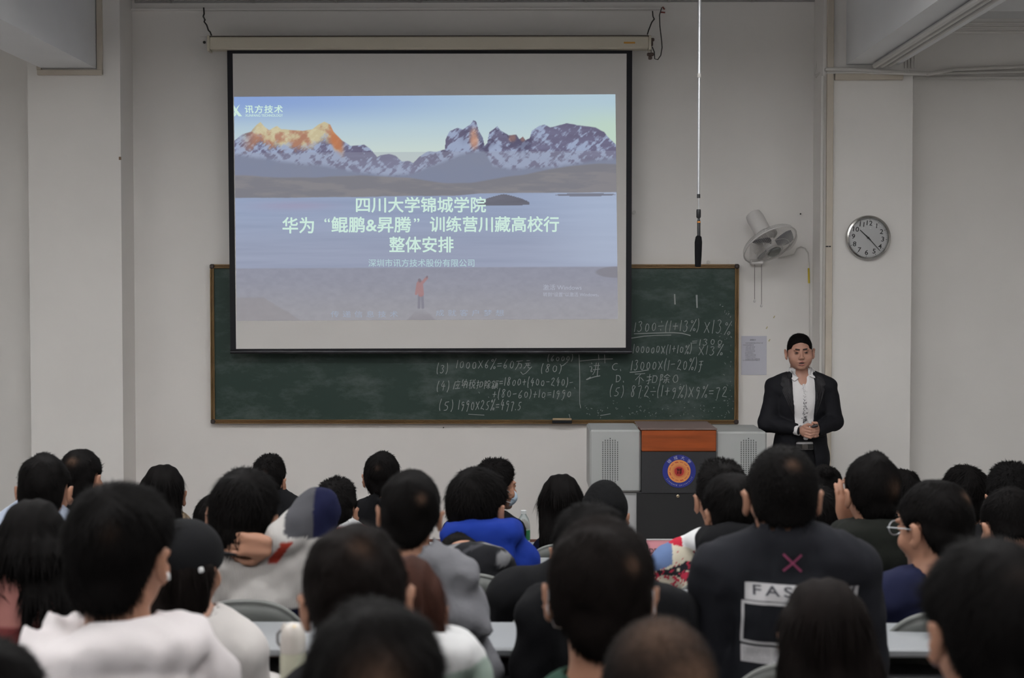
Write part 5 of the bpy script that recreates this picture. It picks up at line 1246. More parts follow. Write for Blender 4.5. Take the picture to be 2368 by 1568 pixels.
Q_ = add('student in long black coat with curly hair behind the masked big-eared student', 1368, 1170, 3.76, 168, 5, coat=(BLKC, 'coat'), sh=(1195, 1612), shy=1310, seed=14, style='mop', folds=.009, fine=.013, dens=1.3, hairkw=dict(m=HCURL), who='student in the long black coat')
T_ = add('student in plain black coat, head hidden by the curly-haired student', 1338, 1190, 4.59, 122, 4, coat=(BLKC, 'coat'), sh=(1122, 1500), shy=1312, seed=41, style='short', who='student hidden behind the curly hair', fine=.013)
S_ = add('student slumped forward in black and grey camouflage jacket', 1062, 1225, 5.0, 102, 4, pitch=48, coat=(PATT, 'camouflage_jacket'), patt=camo, sh=(975, 1195), shy=1285, collar='hood', hood=1.15, seed=15, style='short', topadj=.02, dens=.8, fine=.011, lean=.08, who='slumped student in the camouflage jacket')
AA = add('student in cream jacket embroidered with cherry blossom and a white fluffy collar', 1668, 1071, 5.42, 118, 3, yaw=6, coat=(PATT, 'embroidered_jacket'), patt=sukajan, sh=(1508, 1800), shy=1266, collar='fur', seed=16, style='top', fine=.0055, dens=1.0, who='student in the cherry blossom jacket')
AB = add('student in padded black hood between the cherry blossom jacket and the FASHION jacket', 1694, 1100, 4.62, 124, 4, yaw=12, coat=(BLKC, 'padded_coat'), sh=(1618, 1810), shy=1245, collar='hood', hood=1.0, seed=17, style='mop', dens=1, fine=.013, who='student in the padded black hood')
AC = add('woman with a black hair bun and navy hair tie at the presenter\'s feet', 1905, 1078, 7.08, 84, 1, coat=(BLKC, 'coat'), sh=(1830, 1985), shy=1215, seed=18, style='bun', **far, who='woman with the hair bun')
AD = add('student with smooth black hair in front of the woman with the bun', 1893, 1128, 6.25, 112, 2, yaw=-12, coat=(BLKC, 'coat'), sh=(1790, 1985), shy=1262, seed=19, style='mop', **far, who='student before the woman with the bun')
AE = add('student with peaked hair in dark olive hooded jacket, hands raised before the face', 2017, 1055, 5.3, 122, 3, yaw=8, coat=(DGRN, 'hooded_jacket'), sh=(1905, 2140), shy=1232, collar='hood', hood=1.15, seed=20, style='short', hairkw=dict(tuft=.002, vol=1.5), spot=[(.035, -.1, .03, .025, .25)], dens=1.1, folds=.006,
    armspx={-1: [(1945, 1262, 0), (1925, 1310, .2), (1952, 1225, .15)]}, handspx=[(1957, 1178, .14, ((1, 0, .1), (-.1, 0, 1), (0, -1, 0)), .25, 1)], who='student in the dark olive hood')
AF = add('student half hidden behind the peaked hair, near the right pillar edge', 2086, 1090, 7.08, 78, 1, yaw=20, coat=(BLKC, 'jacket'), sh=(2010, 2170), shy=1205, seed=21, style='mop', **far, who='student at the right pillar edge')
AG = add('student in glasses and navy sweater looking left', 2160, 1112, 4.45, 158, 4, yaw=34, pitch=6, coat=(NAVY, 'sweater'), sh=(2012, 2320), shy=1335, cx=wx(2138, 4.45), seed=22, style='short', spot=[(.02, -.1, .08, .014, .4)], dens=1.2, hairkw=dict(nape=-.075), who='student in glasses')
AH = add('student with round black hair right of the right pillar', 2232, 1080, 7.08, 104, 1, coat=(BLKC, 'coat'), sh=(2150, 2320), shy=1215, seed=23, style='mop', spot=[(.01, -.1, .04, .012, .3)], **far, who='round-haired student right of the pillar')
AI = add('student with tousled black hair at the right edge of the photo, far rows', 2338, 1077, 6.25, 118, 2, coat=(BLKC, 'coat'), sh=(2240, 2440), shy=1215, seed=24, style='top', hairkw=dict(m=HCURL), **far, who='tousled student at the right edge')
AJ = add('student in denim blue shirt and black collar with a shaved nape at the right edge', 2334, 1130, 5.3, 142, 3, yaw=14, pitch=12, coat=(PATT, 'shirt'), patt=whitecollar((.16, .20, .32), 0, 1262, (.012, .012, .014)), sh=(2240, 2480), shy=1275, seed=25, style='short', collar='stand', hairkw=dict(nape=-.035), who='student in the denim blue shirt at right')
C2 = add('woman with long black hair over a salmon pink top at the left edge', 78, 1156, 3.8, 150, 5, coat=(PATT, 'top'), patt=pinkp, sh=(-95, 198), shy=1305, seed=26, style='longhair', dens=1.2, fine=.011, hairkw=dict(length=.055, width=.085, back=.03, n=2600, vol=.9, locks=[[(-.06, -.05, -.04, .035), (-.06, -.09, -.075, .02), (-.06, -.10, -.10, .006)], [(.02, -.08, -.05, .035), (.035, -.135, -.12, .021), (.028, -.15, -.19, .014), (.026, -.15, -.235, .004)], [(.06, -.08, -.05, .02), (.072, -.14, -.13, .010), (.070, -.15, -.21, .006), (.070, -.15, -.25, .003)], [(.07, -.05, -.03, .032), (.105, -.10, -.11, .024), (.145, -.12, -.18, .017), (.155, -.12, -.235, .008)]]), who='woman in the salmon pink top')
E2 = add('woman in black baseball cap and ivory jacket turned to the right', 432, 1212, 3.76, 150, 5, yaw=-24, coat=(IVORY, 'jacket'), sh=(335, 612), shy=1452, seed=27, style='longhair', hairkw=dict(length=.11, width=.06, vol=.0, back=.01, n=900, m=DBR, locks=[[(-.02, -.08, -.06, .035), (.0, -.115, -.16, .03), (.05, -.15, -.24, .022), (.10, -.16, -.30, .012)], [(.02, -.09, -.08, .012), (.09, -.14, -.15, .007), (.14, -.14, -.19, .004), (.15, -.14, -.25, .002)]]), dens=1.2, who='woman in the baseball cap')
U2 = add('woman with long brown hair, white hood and sage green jacket', 935, 1288, 3.03, 185, 6, coat=(PATT, 'jacket'), patt=lambda P, q: np.where((P[:, 2:3] > lz(q, 1512)), (.6, .6, .6), (.25, .31, .27)), sh=(790, 1135), shy=1512, collar='hood', seed=28, style='longhair', hairkw=dict(length=.24, width=.105, m=BROWN), dens=1.2, who='woman with long brown hair')
V2_ = add('student in black coat with short brown-black hair, right of the cream bottle', 826, 1220, 2.64, 240, 6, roll=-5, pitch=10, coat=(BLKC, 'coat'), sh=(590, 1005), shy=1590, seed=29, style='short', dens=2.2, hairkw=dict(m=DBR, vol=1.3, step=.006), spot=[(.02, -.09, .085, .018, .22)], wid=.0008, who='student right of the cream bottle')
R2 = add('masked student with large ears in a bottle green coat at lower middle', 1388, 1207, 2.88, 238, 6, roll=1, coat=(GRN, 'coat'), sh=(1215, 1590), shy=1590, seed=30, style='short', dens=2.4, hairkw=dict(m=DBR, nape=-.105, step=.006, vol=1.7), spot=[(.045, -.095, .07, .012, .5)], wid=.0008, who='big-eared student in the lower middle')
D2 = add('student in off-white hoodie with short black hair, big head at lower left', 276, 1125, 2.88, 228, 6, yaw=-12, coat=(WHT, 'hoodie'), sh=(40, 545), shy=1492, collar='hood', hood=1.45, seed=31, style='mop', dens=2.4, hairkw=dict(step=.006, vol=.8), spot=[(.03, -.1, .06, .014, .2)], folds=.013, wid=.0008, who='student in the off-white hoodie')
Y2 = add('student in charcoal bomber jacket with white FASHION print and pink cross', 1808, 1031, 3.80, 160, 5, coat=(CHARC, 'bomber_jacket'), sh=(1604, 2040), shy=1258, collar='turtle', seed=32, style='buzz', dens=3.5, spot=[(.01, -.085, .085, .014, .6)], hairkw=dict(vol=1.6, nape=-.058), folds=.006, fine=.009, neckr=1.12, who='student in the FASHION jacket')
Z2 = add('woman with long dark brown hair in pale pink top in front of the FASHION jacket', 1905, 1340, 3.05, 195, 6, coat=(cloth('pale_pink_cloth', (.45, .33, .33)), 'top'), sh=(1790, 2040), shy=1655, seed=33, style='longhair', hairkw=dict(length=.34, width=.20, n=5000, flare=.08, m=DBR), dens=1.3, who='woman before the FASHION jacket')
AK = add('student in denim blue collar with large black head at the lower right corner', 2292, 1262, 2.19, 280, 7, yaw=8, coat=(JEAN, 'shirt'), sh=(2085, 2560), shy=1640, seed=34, style='mop', dens=2.4, hairkw=dict(step=.006), spot=[(.0, -.085, .085, .014, .5)], wid=.0008, chair=True, who='student at the lower right corner')
W2 = add('student in dark coat, large black head at the bottom edge right of the cream bottle', 868, 1410, 2.02, 300, 7, pitch=8, coat=(BLKC, 'coat'), sh=(560, 1190), shy=1790, seed=35, style='mop', dens=2.4, hairkw=dict(step=.006), spot=[(.01, -.1, .03, .03, .8)], wid=.0008, who='student whose head rises at the bottom edge')
X2 = add('student with close-cropped hair and visible scalp at the bottom edge', 1525, 1424, 2.1, 278, 7, coat=(BLKC, 'coat'), sh=(1270, 1790), shy=1790, seed=36, style='buzz', dens=3, hairkw=dict(step=.006), spot=[(.03, -.08, .05, .04, .5), (-.03, -.09, .0, .04, .4), (0, -.05, .1, .05, .25)], wid=.0007, who='student with close-cropped hair')
AL = add('student whose black head just shows at the lower left corner', -42, 1488, 2.1, 262, 7, coat=(BLKC, 'coat'), sh=(-290, 200), shy=1830, seed=37, style='mop', dens=2, wid=.0008, who='student at the lower left corner')
# ---------------------------------------------------------------- headgear and small worn things
def cap_on(p, colr, name, peak=False, knit=False, g=0):
    h = p['h']; S = SDF(grid(h.c[0]-.2, h.c[0]+.2, .006), grid(h.c[1]-.22, h.c[1]+.24, .006), grid(h.c[2]-.1, h.c[2]+.2, .006))
    S.ell((0, -.012, .042), (.094+g, .112+g, .096+g), .02, h)
    if knit: S.ell((0, -.02, .11), (.05, .05, .042), .04, h)
    x, y, z = S.local(h)
    if knit: S.D += (.0015*np.sin(np.arctan2(y, x)*60)).astype(f32)
    S.cut((((-.005 if knit else .0)+.25*np.clip(y, -.1, .1)*(0 if knit else 1)-z)*.8+0*x).astype(f32), .004)
    if peak:
        S.ell((0, .115, .03), (.072, .075, .006), .006, h, rot(pitch=12))
        S.cap((0, -.012, .138), (0, -.012, .142), .007, .005, .004, h)
    o = sobj(name, S, colr, p['root'], 1)
    return o
cap_on(P_, cloth('black_knit', (.004, .004, .0045), bump=(200, .6, .003)), 'knitted_cap', knit=True)
cap_on(E2, cloth('black_cap_cloth', (.006, .006, .007)), 'baseball_cap', peak=True, g=.007)
def headpart(p, name, fn, m, step=.004, ext=.17, lo=None):
    h = p['h']; S = SDF(grid(h.c[0]-ext, h.c[0]+ext, step), grid(h.c[1]-ext, h.c[1]+ext, step), grid(h.c[2]-ext, h.c[2]+ext, step)); fn(S, h); return sobj(name, S, m, p['root'], 1)
headpart(E2, 'cap_patch', lambda S, h: S.box((.088, -.055, .018), (.008, .016, .009), fr=h, R=rot(yaw=30, roll=-12)), mat('white_patch', (.6, .6, .6), .7))
headpart(AC, 'hair_tie', lambda S, h: S.ell((0, -.07, .075), (.05, .04, .035), .01, h), NAVY)
def mask_fn(S, h):
    S.ell((0, .045, -.052), (.064, .070, .050), .01, h); x, y, z = S.local(h); S.cut((.055-y-.4*np.abs(z+.05)*0).astype(f32)+0*x+0*z, .004)
for p in (N_, R2):
    headpart(p, 'face_mask', mask_fn, cloth('pale_blue_mask_cloth', (.42, .52, .62)))
    h = p['h']
    for x in (-1, 1):
        MB().tube([h.p((x*.058, .06, -.03)), h.p((x*.078, .015, .0)), h.p((x*.090, -.03, .015)), h.p((x*.092, -.035, -.02)), h.p((x*.078, .015, -.06)), h.p((x*.055, .06, -.075))], .0015, 5).build('mask_strap', mat('white_elastic', (.6, .62, .65), .6), p['root'])
h = AG['h']; b = MB()
GL = mat('clear_glasses_frame', (.30, .31, .33), .25)
for x in (-1, 1):
    b.tube([h.p((x*.034+.026*math.cos(t), .106-.004*abs(math.cos(t)), .002+.019*math.sin(t))) for t in np.linspace(0, 2*math.pi, 21)[:-1]], .0018, 6, closed=True)
    b.tube([h.p((x*.060, .102, .006)), h.p((x*.078, .09, .008)), h.p((x*.083, .02, .006)), h.p((x*.085, -.005, .004)), h.p((x*.087, -.022, -.018))], .0016, 6)
b.tube([h.p((-.009, .107, .006)), h.p((0, .110, .008)), h.p((.009, .107, .006))], .0015, 6)
b.build('glasses', GL, AG['root'], True)
MB().lathe([(.0, .0), (.006, .002), (.006, .012), (.002, .016)], 10, Matrix.Translation(AA['h'].p((-.088, .0, -.028)))).build('earphone', mat('white_plastic', (.7, .7, .7), .3), AA['root'], True)
MB().lathe([(.0, .0), (.006, .002), (.006, .012), (.002, .016)], 10, Matrix.Translation(D2['h'].p((.092, .0, -.04)))).build('earphone', MATS['white_plastic'], D2['root'], True)
# ---------------------------------------------------------------- prints on the bomber jacket
tr = bvh(Y2['garment']); ds = Y2['d']-.12
def yx(px): return wx(px, ds)-Y2['o'][0]
def yz(py): return wz(py, ds)-Y2['o'][2]
WPR = mat('white_print', (.46, .45, .46), .8); PKP = mat('pink_stitch', (.22, .035, .09), .8); BPR = mat('dark_print_letter', (.04, .04, .05), .8)
def ydec(name, V, Fc, m, off=.003): return drape(V, Fc, tr, m, name, Y2['root'], off=off)
ydec('white_print_panel', *patch(yx(1728), yx(1905), yz(1388), yz(1348), 16, 5, -.03), WPR)
V, Fc = text_mesh('FASHION', 1, .01, spacing=1.35); a, c = V.min(0), V.max(0); V = (V-a)/(c-a); V = [(yx(1746)+u*(yx(1990)-yx(1746)), yz(1376)+v*(yz(1353)-yz(1376))-.03*u*(yx(1990)-yx(1746))) for u, v in V]
V = [q for q in V]; ydec('print_lettering', V, Fc, BPR, .0045)
ydec('white_print_panel', *patch(yx(1900), yx(2000), yz(1398), yz(1358), 10, 5, -.03), WPR)
for (x0, x1, z1, z0) in ((1724, 1950, 1390, 1397), (1724, 1950, 1484, 1491), (1721, 1727, 1390, 1490), (1944, 1950, 1392, 1490)):
    ydec('print_frame', *patch(yx(x0), yx(x1), yz(z0), yz(z1), 14 if x1-x0 > 50 else 1, 10 if z0-z1 > 50 else 1, -.03 if x1-x0 > 50 else 0), WPR)
ydec('white_print_panel', *patch(yx(1722), yx(1905), yz(1535), yz(1496), 14, 5, -.03), WPR)
for i in range(6):
    V, Fc = text_mesh(['NEW STYLE COLLECTION', 'URBAN FASHION DESIGN', 'SINCE THE BEGINNING', 'QUALITY CLOTHING LINE', 'ALL YOUNG PEOPLE WEAR', 'MODERN LIFE STREET'][i], 1, .0); a, c = V.min(0), V.max(0); V = (V-a)/(c-a)
    y_ = 1503+i*5.2; ydec('small_print', [(yx(1728)+u*(yx(1860)-yx(1728)), yz(y_+3)+v*(yz(y_)-yz(y_+3))-.03*u*.1) for u, v in V], Fc, mat('grey_print_letter', (.16, .16, .17), .8), .0045)
def bar(p0, p1, w_, n=8):
    V = []; a = np.array(p0); c = np.array(p1); t = (c-a)/np.linalg.norm(c-a); nn = np.array([-t[1], t[0]])*w_
    for i in range(n+1): q = a+(c-a)*i/n; V += [tuple(q+nn), tuple(q-nn)]
    return V, [(2*i, 2*i+2, 2*i+3, 2*i+1) for i in range(n)]
ydec('pink_cross', *bar((yx(1815), yz(1281)), (yx(1858), yz(1322)), .0028), PKP); ydec('pink_cross', *bar((yx(1858), yz(1283)), (yx(1815), yz(1320)), .0028), PKP)
# ---------------------------------------------------------------- things on the desks
e0 = wp(1564, 1300, 6.93); chair = dup(chp, (wx(1545, 6.85), 7.045, 0), 'empty grey plastic chair in the front row below the lectern', 'grey plastic student chairs')
bz = ROWS[6][1]+.776; by = 3.25
bt = empty('thermos_bottle', (wx(674, by), by, bz), 'cream thermos bottle with an animal-ear lid on a desk at lower left', 'bottle')
CRM = mat('cream_bottle_body', (.44, .43, .33), .45); CRL = mat('pale_bottle_lid', (.50, .46, .42), .45)
MB().lathe([(0, 0), (.027, .0), (.029, .006), (.0285, .12), (.027, .128), (0, .128)], 28).build('bottle_body', CRM, bt, True)
MB().lathe([(.0275, .129), (.0280, .135), (.0275, .160), (.024, .178), (.014, .190), (0, .194)], 28).build('bottle_lid', CRL, bt, True)
b = MB()
for x in (-1, 1): b.lathe([(.008, -.010), (.006, .0), (.0, .009)], 10, Matrix.Translation((x*.019, 0, .186)))
b.build('lid_ear', CRL, bt, True)
MB().tube([(-.028, 0, .140), (-.034, 0, .150), (-.034, 0, .168), (-.024, 0, .178)], .003, 8).build('carry_loop', mat('grey_strap', (.15, .14, .14), .6), bt, True)
MB().lathe([(.0, .0), (.003, .001), (.0, .004)], 8, Matrix.Translation((.006, -.018, .187))).build('lid_button', mat('gold_button', (.6, .4, .12), .3, metal=.8), bt, True)
wy = 7.42; wb = empty('water_bottle', (wx(1211, wy), wy, .776), 'clear plastic water bottle with green label on the front desk', 'bottle')
PET = mat('clear_pet_plastic', (.85, .9, .9), .08, trans=.75)
MB().lathe([(0, 0), (.030, .002), (.032, .01), (.032, .11), (.031, .125), (.026, .150), (.014, .170), (.012, .178)], 24).build('bottle_body', PET, wb, True)
MB().lathe([(.0325, .045), (.0328, .047), (.0328, .093), (.0325, .095)], 24).build('green_label', mat('green_label', (.02, .16, .06), .5), wb, True)
MB().lathe([(.0145, .176), (.0145, .192), (.0, .193)], 16).build('bottle_cap', mat('white_cap', (.7, .72, .72), .4), wb, True)
cy = 6.62; cz_ = ROWS[2][1]+.776; cd = empty('name_card', (wx(1528, cy), cy, cz_), 'pink folded name card standing on a desk in front of the lectern', 'card')
hw_ = (wx(1560, cy)-wx(1497, cy))/2; hh = wz(1248, cy)-cz_
V = [(-hw_, -.04, 0), (hw_, -.04, 0), (hw_, 0, hh), (-hw_, 0, hh), (hw_, .04, 0), (-hw_, .04, 0)]
o = mesh_obj('folded_card', V, [(0, 1, 2, 3), (3, 2, 4, 5)], mat('pink_card', (.50, .20, .23), .7), cd); o.modifiers.new('t', 'SOLIDIFY').thickness = .0015
box('white_edge', -hw_, hw_, -.002, .002, hh-.001, hh+.004, mat('white_card_edge', (.6, .6, .6), .7), cd)
V, Fc = text_mesh('DEPUTY', .03, .001); V = V-V.mean(0)
nf = .04/hh
mesh_obj('card_lettering', [(u+.0, -.0415+nf*(hh*.58+v)+.0, hh*.58+v) for u, v in V], Fc, mat('card_ink', (.12, .05, .06), .7), cd)
# ================================================================== presenter (faces the audience)
YP = 9.8; PZ = .1
pr_root = empty('person', (wx(1853, YP), YP, PZ), 'presenter in black suit and white shirt standing beside the lectern', 'person')
po = np.array(pr_root.location)
RB = np.array(Matrix.Rotation(math.pi, 3, 'Z'))      # figure frame turned to face -y
def PL(px, py, dy=0.): return np.array(wp(px, py, YP+dy))-po
hc = PL(1849.5, 814.5, .0); hc[1] = 0
kp_ = .985
hp = Fr(hc, RB @ rot(yaw=-4, roll=2, pitch=1), kp_)
shz = PL(0, 873)[2]
B = Fr((0, 0, 0), RB)
nb = np.array([0, .03, shz+.005]); nh = hp.p((0, -.028, -.06))
hx = PL(1858, 988); hd = np.array([hx[0], -.205, hx[2]])
elL = np.array([PL(1775, 975)[0], -.02, PL(0, 975)[2]]); elR = np.array([PL(1928, 972)[0], -.02, PL(0, 972)[2]])
S = SDF(grid(-.32, .32, .02, [(hc[0]-.105, hc[0]+.105, .004), (hd[0]-.085, hd[0]+.085, .0035)]), grid(-.34, .26, .02, [(-.135, .125, .0045), (-.285, -.135, .0035)]), grid(.02, hc[2]+.17, .02, [(hc[2]-.14, hc[2]+.15, .004), (hd[2]-.075, hd[2]+.075, .0035)]))
head_sdf(S, hp, mouth=.005, jaw=1.19)
S.ell((0, .035, -.05), (.066, .05, .05), .02, hp)
S.cap(nh, nb, .060, .064, .02); S.cap(nb, nb-np.array([0, 0, .1]), .06, .09, .03)
def ptorso(S, e=0., arms=True):
    S.ell((0, .0, shz-.17), (.155+e, .105+e, .19), .04); S.ell((0, -.005, shz-.40), (.150+e, .110+e, .18), .04); S.ell((0, .0, .86), (.155+e, .115+e, .13), .04)
    S.cap((-.13, .01, shz-.06), (.13, .01, shz-.06), .055+e, .055+e, .04)
    for x, el in ((-1, elL), (1, elR)):
        S.cap(nb+np.array([x*.03, 0, 0]), (x*.155, .01, shz-.065), .042+e, .048+e, .03)
        if arms:
            s0_ = (x*.165, .01, shz-.07)
            S.cap(s0_, el, .048+e, .040+e, .015); w_ = hd+np.array([x*.055, .03, -.004]); S.cap(el, w_, .040+e, .028+e*.5, .015)
ptorso(S, -.008)
for x in (-1, 1): S.cap((x*.085, 0, .80), (x*.10, .0, .10), .07, .042, .03); S.ell((x*.10, -.05, .04), (.04, .11, .03), .02)
# clasped hands: near hand (photo left) wraps over the other; five fingers each
c = hd
S.ell(c+np.array([-.030, -.006, -.004]), (.034, .022, .040), .010)
for i, (dz, L, r_) in enumerate(((.012, .060, .0094), (-.007, .066, .0096), (-.026, .062, .0092), (-.043, .050, .0084))):
    a = c+np.array([-.030, -.022, dz+.006-.0*i]); b_ = c+np.array([.000, -.033, dz-.002]); d_ = c+np.array([.026 if i < 3 else .018, -.026, dz-.004+.004*i]); e_ = c+np.array([L-.022, -.008, dz-.002+.006*i])
    S.cap(a, b_, r_*1.08, r_, .0035); S.cap(b_, d_, r_, r_*.94, .0035); S.cap(d_, e_, r_*.94, r_*.82, .0035)
S.cap(c+np.array([-.036, -.018, .026]), c+np.array([-.014, -.026, .038]), .0125, .0108, .006); S.cap(c+np.array([-.014, -.026, .038]), c+np.array([.012, -.030, .034]), .0105, .0085, .004)
S.ell(c+np.array([.036, .006, .004]), (.032, .022, .040), .010)
S.cap(c+np.array([.048, -.004, .020]), c+np.array([.040, -.020, .046]), .013, .011, .006); S.cap(c+np.array([.040, -.020, .046]), c+np.array([.016, -.024, .050]), .0105, .0085, .004)
for i, dz in enumerate((.016, -.002, -.020, -.036)):
    S.cap(c+np.array([.052, -.006, dz]), c+np.array([.034, -.020, dz-.003]), .0095, .009, .004); S.cap(c+np.array([.034, -.020, dz-.003]), c+np.array([.004, -.016, dz-.006]), .009, .008, .004)
SKP = mat('presenter_skin', (.37, .195, .14), .5, spec=.35, noise=(9, .05, (1, 1, 1)))
sobj('body', S, SKP, pr_root, 1)
# face details
EW = mat('eye_white', (.20, .16, .14), .3); EI = mat('dark_iris', (.02, .012, .01), .2); LIP = mat('lip_colour', (.30, .10, .085), .45); BROW = mat('eyebrow_hair', (.025, .018, .015), .8)
for x in (-1, 1):
    S = SDF(grid(hc[0]-.06, hc[0]+.06, .0016), grid(hc[1]-.12, hc[1]-.06, .0016), grid(hc[2]-.03, hc[2]+.04, .0016))
    S.ell((x*.031, .0872, .0005), (.0115, .0102, .0034), .001, hp); sobj('eye', S, EW, pr_root, 1)
    S = SDF(grid(hc[0]-.06, hc[0]+.06, .0016), grid(hc[1]-.12, hc[1]-.06, .0016), grid(hc[2]-.03, hc[2]+.04, .0016))
    S.ell((x*.031-.001, .0930, .0008), (.0078, .0066, .0036), .001, hp); sobj('iris', S, EI, pr_root, 1)
    S = SDF(grid(hc[0]-.065, hc[0]+.065, .0018), grid(hc[1]-.12, hc[1]-.05, .0018), grid(hc[2]-.02, hc[2]+.05, .0018))
    S.cap((x*.013, .0965, .0225), (x*.034, .0935, .0255), .0042, .0052, .001, hp); S.cap((x*.034, .0935, .0255), (x*.051, .080, .0215), .0050, .0025, .001, hp); sobj('eyebrow', S, BROW, pr_root, 1)
    S = SDF(grid(hc[0]-.065, hc[0]+.065, .0016), grid(hc[1]-.12, hc[1]-.05, .0016), grid(hc[2]-.02, hc[2]+.05, .0016))
    S.cap((x*.019, .0955, .0048), (x*.032, .0985, .0066), (.0014), .0020, .001, hp); S.cap((x*.032, .0985, .0066), (x*.045, .0915, .0040), .0020, .0014, .001, hp); sobj('eyelid_line', S, BROW, pr_root, 1)
S = SDF(grid(hc[0]-.04, hc[0]+.04, .0018), grid(hc[1]-.125, hc[1]-.06, .0018), grid(hc[2]-.10, hc[2]-.04, .0018))
S.cap((-.022, .090, -.0615), (.0, .0985, -.0585), .0025, .0042, .002, hp); S.cap((0, .0985, -.0585), (.022, .090, -.0615), .0042, .0025, .002, hp)
S.cap((-.018, .090, -.0760), (.0, .0955, -.0800), .0030, .0050, .002, hp); S.cap((0, .0955, -.0800), (.018, .090, -.0760), .0050, .0030, .002, hp); sobj('lips', S, LIP, pr_root, 1)
S = SDF(grid(hc[0]-.04, hc[0]+.04, .002), grid(hc[1]-.125, hc[1]-.05, .002), grid(hc[2]-.10, hc[2]-.04, .002))
S.ell((0, .088, -.0685), (.020, .008, .0075), .002, hp); sobj('open_mouth', S, mat('mouth_inside', (.03, .008, .008), .6), pr_root, 1)
make_hair(hp, pr_root, 'buzz', 77, 1.8, .0008, step=.0045, front=.074, vol=1.0, temple=True)
# shirt
SH = mat('white_shirt_cloth', (.64, .62, .62), .8, spec=.2, bump=(30, .3, .004))
S = SDF(grid(-.24, .24, .0075), grid(-.22, .2, .0075), grid(.93, shz+.10, .0075))
ptorso(S, .010, False); S.wav(.0022, W0, 46, 5, (1.4, .5, .3))
S.cap(nb-np.array([0, 0, .12]), nb+np.array([0, -.0, .08]), .063, .067, .004, op='s'); S.ell((0, -.085, shz+.012), (.038, .05, .058), .01, op='s')
shirt = sobj('shirt', S, SH, pr_root, 1)
S = SDF(grid(-.12, .12, .005), grid(-.14, .14, .005), grid(shz-.08, shz+.10, .005))
S.cap(nb-np.array([0, 0, .02]), nb+np.array([0, .0, .036]), .083, .076, .004); S.cap(nb-np.array([0, 0, .06]), nb+np.array([0, 0, .09]), .069, .067, .003, op='s')
x, y, z = S.local(W0); S.cut((-(z-(shz-.022+.0*x))).astype(f32)+0*x+0*y, .003); S.cut((-(y+.015)-.35*np.abs(x)+0*z).astype(f32), .004)
sobj('shirt_collar', S, SH, pr_root, 1)
tsh = bvh(shirt)
def face_patch(name, poly, m, off, tree=tsh, thick=.004, par=pr_root):
    "cloth piece with outline poly (x,z) laid on the front of the figure"
    n = len(poly); V = []; last = -.1
    cx = sum(p[0] for p in poly)/n; cz = sum(p[1] for p in poly)/n
    pts = [(cx, cz)]
    rings = 4
    for r_ in range(1, rings+1):
        for px_, pz_ in poly: pts.append((cx+(px_-cx)*r_/rings, cz+(pz_-cz)*r_/rings))
    for u, v in pts:
        hit = tree.ray_cast(Vector((u, -1, v)), Vector((0, 1, 0)))
        if hit[0] is not None: last = hit[0].y
        V.append((u, last-off, v))
    F = [(0, 1+(i+1) % n, 1+i) for i in range(n)]
    for r_ in range(rings-1):
        for i in range(n): a = 1+r_*n+i; b_ = 1+r_*n+(i+1) % n; F.append((a, b_, b_+n, a+n))
    o = mesh_obj(name, V, F, m, par); md = o.modifiers.new('t', 'SOLIDIFY'); md.thickness = thick; md.offset = 0; return o
def pl(pts): return [(PL(a, b_)[0], PL(0, b_)[2]) for a, b_ in pts]
def densify(p, k=3):
    q = []
    for i in range(len(p)):
        a, c_ = p[i], p[(i+1) % len(p)]
        for j in range(k): q.append((a[0]+(c_[0]-a[0])*j/k, a[1]+(c_[1]-a[1])*j/k))
    return q
# jacket, open at the front
JM = cloth('black_suit_cloth', (.0085, .0085, .011), bump=(120, .2, .002), rough=.75)
S = SDF(grid(-.36, .36, .008), grid(-.30, .24, .008), grid(.76, shz+.09, .008))
ptorso(S, .022); S.ell((0, .0, .86), (.195, .145, .17), .03)
for x in (-1, 1): S.ell((x*.178, .01, shz-.048), (.052, .065, .045), .02)
S.wav(.0035, W0, 30, 8, (1, .6, 1)); S.wav(.0015, W0, 75, 9, (1, .5, 1.4))
S.cap(nb-np.array([0, 0, .10]), nb+np.array([0, .0, .10]), .082, .090, .004, op='s')
xs_, ys_, zs_ = S.local(W0)
wopen = np.interp(zs_[0, 0], [.76, .90, .95, 1.03, 1.10, 1.3, 1.40, 1.5], [.075, .066, .055, .058, .058, .074, .072, .07]).astype(f32)[None, None, :]
gg = np.minimum(wopen-np.abs(xs_-.004), -(ys_+.04))+0*zs_
handzone = (zs_ < hd[2]+.08) & (zs_ > hd[2]-.085) & (ys_ < -.12)
gg = np.where(handzone & True, -np.abs(gg)-.05, gg)
S.cut(gg.astype(f32), .004)
S.box((hd[0]+.003, hd[1], hd[2]), (.066, .08, .08), k=.006, op='s')
S.cut((.80+.012*np.cos(xs_*9)-zs_+0*ys_).astype(f32), .006)
jacket = sobj('suit_jacket', S, JM, pr_root, 1); tj = bvh(jacket)
SAT = mat('satin_plaid_lapel', (.010, .009, .011), .6, spec=.25, noise=(60, .5, (1, .2, 1)))
face_patch('lapel', densify(pl([(1823, 857), (1806, 868), (1800, 888), (1806, 893), (1803, 900), (1829, 958), (1829, 862)]), 3), SAT, .005, tj)
face_patch('lapel', densify(pl([(1883, 859), (1898, 868), (1904, 886), (1898, 891), (1902, 898), (1879, 956), (1882, 862)]), 3), SAT, .005, tj)
face_patch('pocket_flap', densify(pl([(1801, 998), (1824, 1000), (1824, 1003), (1801, 1001)]), 2), SAT, .004, tj)
face_patch('pocket_flap', densify(pl([(1884, 1002), (1906, 1000), (1906, 1003), (1884, 1005)]), 2), SAT, .004, tj)
face_patch('collar_flap', densify(pl([(1828, 853), (1827, 874), (1833, 879), (1843, 872), (1838, 866), (1831, 852)]), 3), SH, .012, tsh, .003)
